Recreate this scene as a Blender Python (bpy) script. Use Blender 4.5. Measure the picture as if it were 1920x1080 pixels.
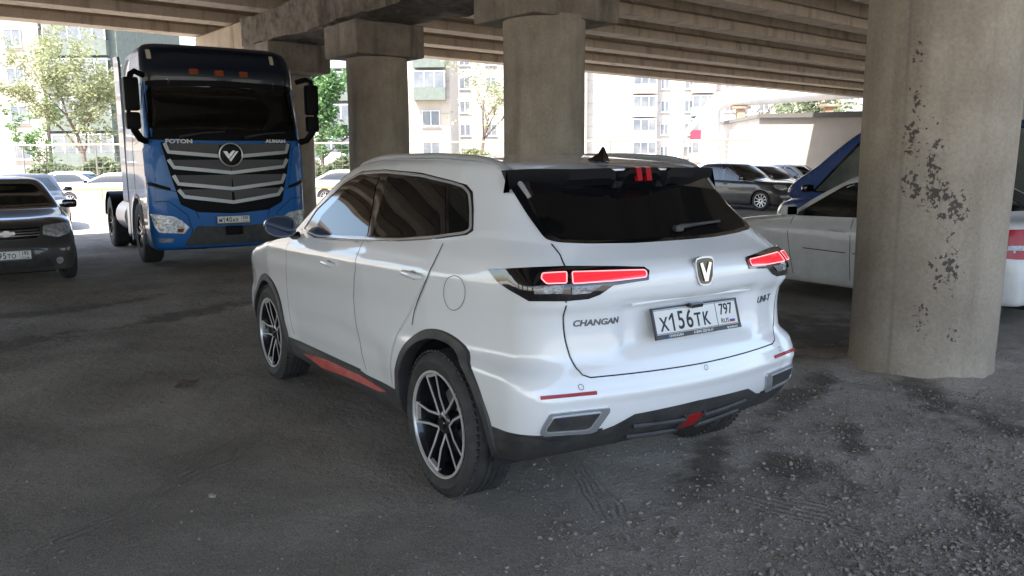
import bpy, bmesh, math, random
import numpy as np
from mathutils import Vector, Matrix
from mathutils.bvhtree import BVHTree
from mathutils.geometry import delaunay_2d_cdt, barycentric_transform

for o in list(bpy.data.objects):
    bpy.data.objects.remove(o)
SC = bpy.context.scene
COL = SC.collection
R = math.radians

# ------------------------------------------------------------------ camera
CF = 1535.84
CO = np.array([-3.43924, 2.70011, 1.61583])
def _axes(y, p, r):
    f = np.array([math.cos(y)*math.cos(p), math.sin(y)*math.cos(p), -math.sin(p)])
    rt = np.array([math.sin(y), -math.cos(y), 0.0]); up = np.cross(rt, f)
    return rt*math.cos(r)+up*math.sin(r), -rt*math.sin(r)+up*math.cos(r), f
CA, CB, CC = _axes(-0.576188787, 0.149723105, -0.00773998729)
cam = bpy.data.cameras.new('camera')
cam.sensor_width = 36.0
cam.lens = 36.0*CF/1920.0
cam.clip_start = 0.05; cam.clip_end = 3000
co = bpy.data.objects.new('camera', cam); COL.objects.link(co)
co.matrix_world = Matrix(((CA[0], CB[0], -CC[0], CO[0]), (CA[1], CB[1], -CC[1], CO[1]), (CA[2], CB[2], -CC[2], CO[2]), (0, 0, 0, 1)))
SC.camera = co
def ray(x, y):
    return CC + CA*((x-960)/CF) - CB*((y-540)/CF)
def at(x, y, depth):                      # point seen at photo pixel x,y at a given distance
    return Vector(CO + ray(x, y)*depth)
def on_z(x, y, z=0.0):
    d = ray(x, y); return Vector(CO + d*((z-CO[2])/d[2]))

# ------------------------------------------------------------------ light
SUN_EL = 58.0; SUN_AZ = 106.0             # direction the sun stands in, degrees from +x towards +y
w = bpy.data.worlds.new('World'); SC.world = w; w.use_nodes = True
nt = w.node_tree; bg = nt.nodes['Background']
sky = nt.nodes.new('ShaderNodeTexSky'); sky.sky_type = 'NISHITA'; sky.sun_disc = False
sky.sun_elevation = R(SUN_EL); sky.sun_rotation = R(90.0-SUN_AZ)
sky.air_density = 1.0; sky.dust_density = 2.0
nt.links.new(sky.outputs[0], bg.inputs[0]); bg.inputs[1].default_value = 0.15
sl = bpy.data.lights.new('sun', 'SUN'); sl.energy = 3.6; sl.angle = R(0.5); sl.color = (1.0, 0.95, 0.88)
so = bpy.data.objects.new('sun', sl); COL.objects.link(so)
sd = Vector((math.cos(R(SUN_EL))*math.cos(R(SUN_AZ)), math.cos(R(SUN_EL))*math.sin(R(SUN_AZ)), math.sin(R(SUN_EL))))
so.rotation_euler = sd.to_track_quat('Z', 'Y').to_euler(); so.location = (0, 0, 40)
SC.view_settings.view_transform = 'Standard'; SC.view_settings.look = 'None'
SC.view_settings.exposure = 2.16; SC.view_settings.gamma = 1.0

# ------------------------------------------------------------------ helpers
random.seed(7)
def meta(o, label=None, cat=None, group=None, kind=None):
    if label: o['label'] = label
    if cat: o['category'] = cat
    if group: o['group'] = group
    if kind: o['kind'] = kind
    return o
def thing(name, label, cat, loc=(0, 0, 0), rz=0.0, group=None):
    o = bpy.data.objects.new(name, None); COL.objects.link(o)
    o.location = loc; o.rotation_euler = (0, 0, rz); o.empty_display_size = 0.2
    return meta(o, label, cat, group)
def mk(name, me, mat, parent=None, label=None):
    o = bpy.data.objects.new(name, me); COL.objects.link(o)
    if mat is not None:
        if isinstance(mat, (list, tuple)):
            for m in mat: me.materials.append(m)
        else: me.materials.append(mat)
    if parent is not None: o.parent = parent
    if label: o['label'] = label
    return o
def from_bm(name, bm, mat, parent=None, smooth=False, label=None):
    me = bpy.data.meshes.new(name); bm.to_mesh(me); bm.free()
    if smooth:
        for p in me.polygons: p.use_smooth = True
    return mk(name, me, mat, parent, label)
def pyd(name, vs, fs, mat, parent=None, smooth=False, label=None):
    me = bpy.data.meshes.new(name); me.from_pydata([tuple(v) for v in vs], [], fs); me.update()
    if smooth:
        for p in me.polygons: p.use_smooth = True
    return mk(name, me, mat, parent, label)
def tree_copy(o, parent=None):
    c = o.copy(); COL.objects.link(c)
    if parent is not None: c.parent = parent
    for ch in [k for k in bpy.data.objects if k.parent == o]: tree_copy(ch, c)
    return c

class MB:                                   # mesh builder collecting several shapes
    def __init__(s): s.v = []; s.f = []; s.m = []
    def add(s, vs, fs, mi=0):
        b = len(s.v); s.v += [tuple(v) for v in vs]; s.f += [tuple(b+i for i in f) for f in fs]; s.m += [mi]*len(fs); return s
    def box(s, c, d, rz=0.0, mi=0, bev=0.0, M=None):
        bm = bmesh.new(); bmesh.ops.create_cube(bm, size=1.0)
        for v in bm.verts: v.co = Vector((v.co.x*d[0], v.co.y*d[1], v.co.z*d[2]))
        if bev > 0: bmesh.ops.bevel(bm, geom=list(bm.edges), offset=bev, segments=2, affect='EDGES', profile=0.6)
        T = M if M is not None else Matrix.Translation(Vector(c)) @ Matrix.Rotation(rz, 4, 'Z')
        bm.verts.index_update()
        s.add([T @ v.co for v in bm.verts], [[v.index for v in f.verts] for f in bm.faces], mi); bm.free(); return s
    def box2(s, a, b, mi=0, bev=0.0):
        return s.box([(a[i]+b[i])/2 for i in range(3)], [abs(b[i]-a[i]) for i in range(3)], 0, mi, bev)
    def tube(s, pts, r, n=8, mi=0, caps=True):
        pts = [Vector(p) for p in pts]; rr = r if isinstance(r, (list, tuple)) else [r]*len(pts)
        vs = []; fs = []; prev = None
        for i, p in enumerate(pts):
            t = (pts[min(i+1, len(pts)-1)]-pts[max(i-1, 0)]).normalized()
            if prev is None:
                a = Vector((0, 0, 1)) if abs(t.z) < 0.9 else Vector((1, 0, 0))
                u = t.cross(a).normalized()
            else:
                u = (prev-t*prev.dot(t)).normalized()
            prev = u; w_ = t.cross(u)
            for k in range(n):
                a = 2*math.pi*k/n; vs.append(p+(u*math.cos(a)+w_*math.sin(a))*rr[i])
        for i in range(len(pts)-1):
            for k in range(n):
                fs.append((i*n+k, i*n+(k+1) % n, (i+1)*n+(k+1) % n, (i+1)*n+k))
        if caps:
            fs.append(tuple(range(n-1, -1, -1))); fs.append(tuple((len(pts)-1)*n+k for k in range(n)))
        return s.add(vs, fs, mi)
    def lathe(s, prof, n=24, mi=0, M=None, closed=False):   # prof (r,h) about local Z
        T = M or Matrix.Identity(4); vs = []; fs = []
        for r_, h in prof:
            for k in range(n):
                a = 2*math.pi*k/n; vs.append(T @ Vector((r_*math.cos(a), r_*math.sin(a), h)))
        m = len(prof); rng = m if closed else m-1
        for i in range(rng):
            j = (i+1) % m
            for k in range(n):
                fs.append((i*n+k, i*n+(k+1) % n, j*n+(k+1) % n, j*n+k))
        return s.add(vs, fs, mi)
    def prism(s, poly, a, b, axis='y', mi=0):     # polygon in the plane normal to axis, from a to b
        def P(p, t):
            return {'y': (p[0], t, p[1]), 'x': (t, p[0], p[1]), 'z': (p[0], p[1], t)}[axis]
        n = len(poly); vs = [P(p, a) for p in poly]+[P(p, b) for p in poly]
        fs = [tuple(range(n)), tuple(range(2*n-1, n-1, -1))]+[(i, i+n, (i+1) % n+n, (i+1) % n) for i in range(n)]
        return s.add(vs, fs, mi)
    def build(s, name, mat, parent=None, smooth=False, label=None, bevel=0.0, sharp=None):
        me = bpy.data.meshes.new(name); me.from_pydata(s.v, [], s.f); me.update()
        bm = bmesh.new(); bm.from_mesh(me)
        bmesh.ops.recalc_face_normals(bm, faces=list(bm.faces)); bm.to_mesh(me); bm.free()
        for p, i in zip(me.polygons, s.m): p.material_index = i; p.use_smooth = smooth
        if smooth: me.set_sharp_from_angle(angle=R(sharp or 35))
        return mk(name, me, mat, parent, label)

# ------------------------------------------------------------------ materials
def mat(name, col, rough=0.6, metal=0.0, coat=0.0, spec=0.5, emit=None, es=0.0, noise=None, bump=None, trans=0.0, alpha=1.0, aniso=None, cr=0.03):
    """noise: (scale, amount, second colour); bump: (scale, strength)"""
    m = bpy.data.materials.new(name); m.use_nodes = True; t = m.node_tree; n = t.nodes; l = t.links
    b = n['Principled BSDF']
    b.inputs['Base Color'].default_value = (*col, 1); b.inputs['Roughness'].default_value = rough
    b.inputs['Metallic'].default_value = metal; b.inputs['Coat Weight'].default_value = coat; b.inputs['Coat Roughness'].default_value = cr
    b.inputs['Specular IOR Level'].default_value = spec
    b.inputs['Transmission Weight'].default_value = trans; b.inputs['Alpha'].default_value = alpha
    if emit: b.inputs['Emission Color'].default_value = (*emit, 1); b.inputs['Emission Strength'].default_value = es
    tc = n.new('ShaderNodeTexCoord')
    if noise:
        nz = n.new('ShaderNodeTexNoise'); nz.inputs['Scale'].default_value = noise[0]; nz.inputs['Detail'].default_value = 8; nz.inputs['Roughness'].default_value = 0.62
        l.new(tc.outputs['Object'], nz.inputs['Vector'])
        rp = n.new('ShaderNodeValToRGB'); rp.color_ramp.elements[0].position = 0.35; rp.color_ramp.elements[1].position = 0.68
        rp.color_ramp.elements[0].color = (*col, 1)
        c2 = noise[2] if len(noise) > 2 else tuple(c*(1-noise[1]) for c in col)
        rp.color_ramp.elements[1].color = (*c2, 1)
        l.new(nz.outputs['Fac'], rp.inputs['Fac']); l.new(rp.outputs['Color'], b.inputs['Base Color'])
    if bump:
        bz = n.new('ShaderNodeTexNoise'); bz.inputs['Scale'].default_value = bump[0]; bz.inputs['Detail'].default_value = 8
        l.new(tc.outputs['Object'], bz.inputs['Vector'])
        bp = n.new('ShaderNodeBump'); bp.inputs['Strength'].default_value = bump[1]; bp.inputs['Distance'].default_value = 0.02
        l.new(bz.outputs['Fac'], bp.inputs['Height']); l.new(bp.outputs['Normal'], b.inputs['Normal'])
    return m
def dusty(name, col, dust=(0.20, 0.18, 0.15), amount=0.5, zlow=0.2, zhigh=0.9, rough=0.25, coat=1.0, base=0.1):
    """car paint with road dust: heavier low on the body, patchy everywhere"""
    m = mat(name, col, rough, coat=coat); t = m.node_tree; n = t.nodes; l = t.links; b = n['Principled BSDF']
    tc = n.new('ShaderNodeTexCoord'); sp = n.new('ShaderNodeSeparateXYZ'); l.new(tc.outputs['Object'], sp.inputs[0])
    mr = n.new('ShaderNodeMapRange'); mr.inputs[1].default_value = zhigh; mr.inputs[2].default_value = zlow
    mr.inputs[3].default_value = base; mr.inputs[4].default_value = 1.0; l.new(sp.outputs['Z'], mr.inputs[0])
    nz = n.new('ShaderNodeTexNoise'); nz.inputs['Scale'].default_value = 6; nz.inputs['Detail'].default_value = 9; nz.inputs['Roughness'].default_value = 0.7
    l.new(tc.outputs['Object'], nz.inputs['Vector'])
    mu = n.new('ShaderNodeMath'); mu.operation = 'MULTIPLY'; l.new(mr.outputs[0], mu.inputs[0]); l.new(nz.outputs['Fac'], mu.inputs[1])
    m2 = n.new('ShaderNodeMath'); m2.operation = 'MULTIPLY'; m2.inputs[1].default_value = amount*1.6; m2.use_clamp = True; l.new(mu.outputs[0], m2.inputs[0])
    mx = n.new('ShaderNodeMix'); mx.data_type = 'RGBA'; mx.inputs[6].default_value = (*col, 1); mx.inputs[7].default_value = (*dust, 1)
    l.new(m2.outputs[0], mx.inputs[0]); l.new(mx.outputs[2], b.inputs['Base Color'])
    cw = n.new('ShaderNodeMapRange'); cw.inputs[3].default_value = coat; cw.inputs[4].default_value = 0.0; l.new(m2.outputs[0], cw.inputs[0]); l.new(cw.outputs[0], b.inputs['Coat Weight'])
    rr = n.new('ShaderNodeMapRange'); rr.inputs[3].default_value = rough; rr.inputs[4].default_value = 0.8; l.new(m2.outputs[0], rr.inputs[0]); l.new(rr.outputs[0], b.inputs['Roughness'])
    return m
M = {}
M['white'] = dusty('white_paint', (0.80, 0.81, 0.82), (0.42, 0.40, 0.37), 0.10, 0.10, 0.60, rough=0.22, base=0.03)
M['thin'] = mat('gap_grey', (0.09, 0.09, 0.095), 0.8)
M['plastic'] = mat('black_plastic', (0.028, 0.029, 0.031), 0.55, noise=(9, 0, (0.06, 0.058, 0.055)), bump=(300, 0.15))
M['gloss'] = mat('gloss_black', (0.006, 0.006, 0.007), 0.08, coat=1.0)
M['glass'] = mat('tinted_glass', (0.006, 0.007, 0.008), 0.02, spec=0.6)
M['seam'] = mat('seam_dark', (0.02, 0.02, 0.02), 0.8)
M['chrome'] = mat('chrome', (0.75, 0.76, 0.78), 0.12, metal=1.0)
M['rglass'] = mat('rear_tint_glass', (0.004, 0.0045, 0.005), 0.04, spec=0.15)
M['bright'] = mat('bright_trim', (0.70, 0.70, 0.70), 0.22, metal=.65)
M['satin'] = mat('satin_metal', (0.45, 0.45, 0.46), 0.32, metal=1.0)
M['greymetal'] = mat('badge_grey', (0.16, 0.165, 0.18), 0.35, metal=0.6)
M['rubber'] = mat('tyre_rubber', (0.022, 0.022, 0.023), 0.75, noise=(14, 0, (0.05, 0.048, 0.045)), bump=(120, 0.2))
M['rimdark'] = mat('rim_dark', (0.012, 0.013, 0.016), 0.25, coat=0.5)
M['machined'] = mat('rim_machined', (0.66, 0.65, 0.63), 0.32, metal=.45)
M['redlit'] = mat('lamp_red_lit', (0.40, 0.008, 0.012), 0.15, emit=(1.0, 0.03, 0.05), es=0.26, coat=.6)
M['redglass'] = mat('lamp_red', (0.34, 0.008, 0.012), 0.35, coat=.25, spec=.3)
M['redtrim'] = mat('red_trim', (0.42, 0.05, 0.045), 0.4, noise=(9, 0, (0.5, 0.13, 0.11)))
M['clear'] = mat('lamp_clear', (0.30, 0.31, 0.33), 0.1, metal=0.7, coat=1.0, noise=(40, 0.6), bump=(60, 0.6))
M['lampglass'] = mat('headlamp', (0.75, 0.77, 0.78), 0.12, metal=0.5, coat=1.0, noise=(18, 0.55), bump=(25, 0.8))
M['platew'] = mat('plate_white', (0.72, 0.72, 0.70), 0.45)
M['ink'] = mat('plate_ink', (0.02, 0.02, 0.025), 0.6)
M['platef'] = mat('plate_frame', (0.05, 0.05, 0.055), 0.5)
M['inkw'] = mat('print_white', (0.7, 0.7, 0.7), 0.6)
M['blue'] = mat('print_blue', (0.03, 0.06, 0.35), 0.6)
M['redp'] = mat('print_red', (0.45, 0.03, 0.03), 0.6)
M['amber'] = mat('lamp_amber', (0.26, 0.06, 0.015), 0.2, coat=1.0)
M['under'] = mat('underbody', (0.012, 0.012, 0.012), 0.9)
M['rail'] = mat('rail_grey', (0.42, 0.43, 0.44), 0.35, metal=.3)
M['seat'] = mat('seat_fabric', (0.05, 0.05, 0.055), 0.9)

# ------------------------------------------------------------------ text
_curves = {}
def text_mesh(s, size, depth=0.0015, shear=0.0, bold=0.0, sx=1.0):
    cu = bpy.data.curves.new('txt', 'FONT'); cu.body = s; cu.size = size; cu.extrude = depth; cu.align_x = 'CENTER'; cu.align_y = 'CENTER'
    cu.shear = shear; cu.offset = bold; cu.resolution_u = 4
    o = bpy.data.objects.new('txt', cu); COL.objects.link(o)
    dg = bpy.context.evaluated_depsgraph_get(); me = bpy.data.meshes.new_from_object(o.evaluated_get(dg))
    bpy.data.objects.remove(o); bpy.data.curves.remove(cu)
    me.materials.clear(); return me
def put_text(name, s, size, mat_, parent, M4, **k):
    me = text_mesh(s, size, **k); me.transform(M4)
    return mk(name, me, mat_, parent)
def frame(p, right, up):                       # 4x4 with local X=right, Y=up, Z=normal
    r = Vector(right).normalized(); u = Vector(up).normalized(); n = r.cross(u).normalized(); u = n.cross(r)
    return Matrix(((r.x, u.x, n.x, p[0]), (r.y, u.y, n.y, p[1]), (r.z, u.z, n.z, p[2]), (0, 0, 0, 1)))

# ------------------------------------------------------------------ car body surface
def pchip(xs, ys, q):
    xs = np.asarray(xs, float); ys = np.asarray(ys, float); h = np.diff(xs)
    dl = (ys[1:]-ys[:-1])/h.reshape((-1,)+(1,)*(ys.ndim-1)); d = np.zeros_like(ys)
    a = dl[:-1]; b = dl[1:]; same = a*b > 0
    hm = h.reshape((-1,)+(1,)*(ys.ndim-1)); w1 = 2*hm[1:]+hm[:-1]; w2 = hm[1:]+2*hm[:-1]
    with np.errstate(divide='ignore', invalid='ignore'):
        m = (w1+w2)/(w1/a+w2/b)
    d[1:-1] = np.where(same, m, 0); d[0] = dl[0]; d[-1] = dl[-1]
    q = np.asarray(q, float); i = np.clip(np.searchsorted(xs, q, side='right')-1, 0, len(xs)-2)
    hh = xs[i+1]-xs[i]; t = (q-xs[i])/hh
    sh = (-1,)+(1,)*(ys.ndim-1); t_ = t.reshape(sh); hh_ = hh.reshape(sh)
    return (ys[i]*(2*t_**3-3*t_**2+1)+ys[i+1]*(-2*t_**3+3*t_**2)+d[i]*hh_*(t_**3-2*t_**2+t_)+d[i+1]*hh_*(t_**3-t_**2))
def lerp_tab(tab, x):
    return np.interp(x, [a for a, b in tab], [b for a, b in tab])
def smooth_tab(tab, x):
    if len(tab) < 3: return lerp_tab(tab, x)
    return pchip([a for a, b in tab], [b for a, b in tab], np.clip(x, tab[0][0], tab[-1][0]))
def outline(row, wp, n=(12, 9, 50, 8, 10)):
    """row: dict xr, rb, cr, crx, W, xf, fb, cf, cfx, z (table of x,z)"""
    g = row.get; W = row['W']; xr = row['xr']; xf = row['xf']; rb = g('rb', 0.05); fb = g('fb', 0.08)
    cr = g('cr', 0.12); crx = g('crx', 0.2); cf = g('cf', 0.18); cfx = g('cfx', 0.25)
    P = []
    Wc = W-cr
    for i in range(n[0]): y = Wc*i/n[0]; P.append((xr+rb*(y/max(W, 1e-6))**2, y))
    cx = xr+rb*(Wc/max(W, 1e-6))**2+crx
    for i in range(n[1]+1):
        a = math.pi/2*i/n[1]; P.append((cx-crx*math.cos(a), Wc+cr*math.sin(a)))
    Wf = W-cf; fx = xf-fb*(Wf/max(W, 1e-6))**2-cfx
    for i in range(1, n[2]): P.append((cx+(fx-cx)*i/n[2], W))
    for i in range(n[3]+1):
        a = math.pi/2*i/n[3]; P.append((fx+cfx*math.sin(a), Wf+cf*math.cos(a)))
    for i in range(1, n[4]+1):
        y = Wf*(1-i/n[4]); P.append((xf-fb*(y/max(W, 1e-6))**2, y))
    P = np.array(P)
    P[:, 1] *= lerp_tab(row.get('wp', wp), P[:, 0])
    z = smooth_tab(row['z'], P[:, 0])+g('crown', 0.0)*(1-(P[:, 1]/max(W, 1e-6))**2)
    return np.column_stack([P, z])
class Body:
    def __init__(s, rows, wp, seg=0.025, disp=None, n=(12, 9, 50, 8, 10)):
        K = np.array([outline(r, wp, n) for r in rows])
        d = np.linalg.norm(np.diff(K, axis=0), axis=2).mean(axis=1); t = np.concatenate([[0], np.cumsum(np.maximum(d, 1e-4))])
        q = []
        for i in range(len(rows)-1):
            k = max(2, int(round(d[i]/seg))); q += list(t[i]+(t[i+1]-t[i])*np.arange(k)/k)
        q.append(t[-1]); G = pchip(t, K, np.array(q))
        if disp is not None: G = disp(G)
        s.G = G; a, b = G.shape[:2]
        L = G.reshape(-1, 3); Rr = G[:, 1:-1].copy(); Rr[:, :, 1] *= -1; Rl = Rr.reshape(-1, 3)
        s.v = [tuple(p) for p in L]+[tuple(p) for p in Rl]; fs = []
        li = lambda i, j: i*b+j
        def ri(i, j): return i*b+j if j in (0, b-1) else a*b+i*(b-2)+j-1
        for i in range(a-1):
            for j in range(b-1):
                fs.append((li(i, j), li(i+1, j), li(i+1, j+1), li(i, j+1)))
                fs.append((ri(i, j), ri(i, j+1), ri(i+1, j+1), ri(i+1, j)))
        s.f = fs; me = bpy.data.meshes.new('tmp'); me.from_pydata(s.v, [], fs); me.update()
        bm = bmesh.new(); bm.from_mesh(me); bmesh.ops.remove_doubles(bm, verts=list(bm.verts), dist=1e-5)
        bmesh.ops.recalc_face_normals(bm, faces=list(bm.faces)); bmesh.ops.triangulate(bm, faces=list(bm.faces))
        bm.normal_update(); bm.verts.index_update(); bm.faces.ensure_lookup_table(); bm.verts.ensure_lookup_table()
        s.bm = bm; s.bvh = BVHTree.FromBMesh(bm)
        bpy.data.meshes.remove(me)
    def hit(s, o, d, mx=50):
        p, n, i, dist = s.bvh.ray_cast(Vector(o), Vector(d).normalized(), mx)
        if p is None:
            return None
        vs = s.bm.faces[i].verts; a, b, c = [v.co for v in vs]; na, nb, nc = [v.normal for v in vs]
        nn = barycentric_transform(p, a, b, c, na, nb, nc)
        if nn.length < 1e-6: nn = n
        nn.normalize()
        if nn.dot(Vector(d)) > 0: nn = -nn
        return p, nn
    def near(s, p):
        q, n, i, dd = s.bvh.find_nearest(Vector(p))
        return q, s.bm.faces[i].normal.copy()
    def shell(s, name, mat_, parent, cut=None):
        fs = s.f; vs = s.v
        if cut:
            fs = [f for f in fs if not cut(*np.mean([vs[i] for i in f], axis=0))]
        me = bpy.data.meshes.new(name); me.from_pydata(vs, [], fs); me.update()
        bm = bmesh.new(); bm.from_mesh(me); bmesh.ops.remove_doubles(bm, verts=list(bm.verts), dist=1e-5)
        bmesh.ops.recalc_face_normals(bm, faces=list(bm.faces))
        bmesh.ops.delete(bm, geom=[v for v in bm.verts if not v.link_faces], context='VERTS'); bm.to_mesh(me); bm.free()
        for p in me.polygons: p.use_smooth = True
        return mk(name, me, mat_, parent)
    # projections: 2-D point -> (point, normal)
    def side(s, x, z, sgn=1): return s.hit((x, 3*sgn, z), (0, -sgn, 0))
    def rear(s, y, z): return s.hit((-4, y, z), (1, 0, 0))
    def front(s, y, z): return s.hit((9, y, z), (-1, 0, 0))
    def top(s, x, y): return s.hit((x, y, 5), (0, 0, -1))
    def cam(s, px, py): return s.hit(CO, ray(px, py))
    def patch(s, name, poly, proj, mat_, parent, off=0.004, grid=0.03, label=None, skirt=0.0, mirror=False, flat=0.0):
        """fill a 2-D outline, drape it on the body and lift it off by `off`"""
        poly = dens(poly, grid); P = [Vector(p) for p in poly]; n = len(P)
        xs = [p.x for p in P]; ys = [p.y for p in P]; pts = list(P)
        x = min(xs)+grid*0.5
        while x < max(xs):
            y = min(ys)+grid*0.5
            while y < max(ys):
                if inside(x, y, P) and min((Vector((x, y))-p).length for p in P) > grid*0.4: pts.append(Vector((x, y)))
                y += grid
            x += grid
        ed = [(i, (i+1) % n) for i in range(n)]
        v2, e2, f2, _, _, _ = delaunay_2d_cdt(pts, ed, [], 1, 1e-9)
        vs = []; ns = []; ok = []
        for p in v2:
            h = proj(p.x, p.y)
            if h is None: vs.append((0, 0, 0)); ns.append((0, 0, 1)); ok.append(False); continue
            vs.append(tuple(h[0]+h[1]*off)); ns.append(tuple(h[1])); ok.append(True)
        fs = []
        for f in f2:
            if not all(ok[i] for i in f): continue
            c = sum((v2[i] for i in f), Vector((0, 0)))/len(f)
            if not inside(c.x, c.y, P): continue
            a, b, c3 = [Vector(vs[i]) for i in f[:3]]
            nn = (b-a).cross(c3-a)
            if nn.length > 0 and nn.dot(Vector(ns[f[0]])) < 0: f = tuple(reversed(f))
            fs.append(tuple(f))
        fs = biggest(fs)
        if flat > 0:
            av = sum((Vector(ns[i]) for f in fs for i in f[:1]), Vector((0, 0, 0))).normalized()
            ns = [tuple((Vector(q)*(1-flat)+av*flat).normalized()) for q in ns]
        used = sorted({i for f in fs for i in f}); rm_ = {o: k for k, o in enumerate(used)}
        vs = [vs[i] for i in used]; ns = [ns[i] for i in used]; fs = [tuple(rm_[i] for i in f) for f in fs]
        out = []
        for m in ([False, True] if mirror else [False]):
            V = [(v[0], -v[1], v[2]) for v in vs] if m else vs; N = [(v[0], -v[1], v[2]) for v in ns] if m else ns
            F = [tuple(reversed(f)) for f in fs] if m else fs
            if skirt > 0:
                V = list(V); N2 = list(N); cnt = {}
                for f in F:
                    for i in range(len(f)):
                        e = (f[i], f[(i+1) % len(f)]); cnt[e] = cnt.get(e, 0)+1
                bd = [e for e in cnt if (e[1], e[0]) not in cnt]; mp = {}; F = list(F)
                for e in bd:
                    for i in e:
                        if i not in mp:
                            mp[i] = (len(V), len(V)+1); b_ = Vector(V[i]); V.append(tuple(b_)); N2.append(N[i]); V.append(tuple(b_-Vector(N[i])*skirt)); N2.append(N[i])
                    F.append((mp[e[1]][0], mp[e[0]][0], mp[e[0]][1], mp[e[1]][1]))
                me = bpy.data.meshes.new(name); me.from_pydata(V, [], F); me.update()
                for p in me.polygons: p.use_smooth = len(p.vertices) == 3
            else:
                me = bpy.data.meshes.new(name); me.from_pydata(V, [], F); me.update()
                for p in me.polygons: p.use_smooth = True
                me.normals_split_custom_set_from_vertices([Vector(x) for x in N])
            out.append(mk(name, me, mat_, parent, label))
        return out if mirror else out[0]
    def strip(s, name, pts, proj, mat_, parent, w=0.006, off=0.0015, closed=False, h=0.0, mirror=False, label=None, step=0.03, build=True):
        """a thin band following a polyline over the body (seams, chrome lines)"""
        pts = dens(pts, step, closed); H = [proj(*p) for p in pts]; H = [h_ for h_ in H if h_ is not None]; n = len(H)
        if n < 2: return None
        vs = []; fs = []
        for i in range(n):
            a = H[(i-1) % n if closed else max(i-1, 0)][0]; b = H[(i+1) % n if closed else min(i+1, n-1)][0]
            t = (b-a); t = t.normalized() if t.length > 0 else Vector((1, 0, 0)); nn = H[i][1]; c = t.cross(nn).normalized()*w/2
            p = H[i][0]+nn*off
            vs += [p-c, p-c+nn*h, p+c+nn*h, p+c]
        for i in range(n if closed else n-1):
            j = (i+1) % n
            fs += [(i*4+k, j*4+k, j*4+k+1, i*4+k+1) for k in range(3)] if h > 0 else [(i*4, j*4, j*4+3, i*4+3)]
        out = []
        for m in ([False, True] if mirror else [False]):
            V = [(v[0], -v[1], v[2]) for v in vs] if m else [tuple(v) for v in vs]
            bm_ = MB().add(V, fs)
            if not build: out.append(bm_); continue
            out.append(bm_.build(name, mat_, parent, label=label))
        return out if mirror else out[0]
def biggest(fs):
    par = {}
    def find(a):
        while par[a] != a: par[a] = par[par[a]]; a = par[a]
        return a
    for f in fs:
        for i in f: par.setdefault(i, i)
        for i in f[1:]:
            a, b = find(f[0]), find(i)
            if a != b: par[b] = a
    g = {}
    for f in fs: g.setdefault(find(f[0]), []).append(f)
    return max(g.values(), key=len) if g else fs
def dens(poly, g, closed=True):
    out = []; n = len(poly)
    for i in range(n if closed else n-1):
        a = poly[i]; b = poly[(i+1) % n]; L = math.hypot(b[0]-a[0], b[1]-a[1]); k = max(1, int(math.ceil(L/g)))
        out += [(a[0]+(b[0]-a[0])*j/k, a[1]+(b[1]-a[1])*j/k) for j in range(k)]
    if not closed: out.append(tuple(poly[-1]))
    return out
def inside(x, y, P):
    c = False; j = len(P)-1
    for i in range(len(P)):
        if (P[i][1] > y) != (P[j][1] > y) and x < (P[j][0]-P[i][0])*(y-P[i][1])/(P[j][1]-P[i][1])+P[i][0]: c = not c
        j = i
    return c
def rnd(poly, r=0.35, k=4):                    # round the corners of an outline
    out = []; n = len(poly)
    for i in range(n):
        p = Vector(poly[i]); a = Vector(poly[i-1]); b = Vector(poly[(i+1) % n])
        la = (a-p).length; lb = (b-p).length; m = min(r, la*0.45, lb*0.45)
        s = p+(a-p).normalized()*m; e = p+(b-p).normalized()*m
        for q in range(k+1):
            t = q/k; out.append(tuple(s*(1-t)**2+p*2*t*(1-t)+e*t*t))
    return out
def circle2(cx, cy, r, n=24, r2=None, a0=0, a1=360):
    return [(cx+r*math.cos(R(a0+(a1-a0)*i/n)), cy+(r2 or r)*math.sin(R(a0+(a1-a0)*i/n))) for i in range(n)]

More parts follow.
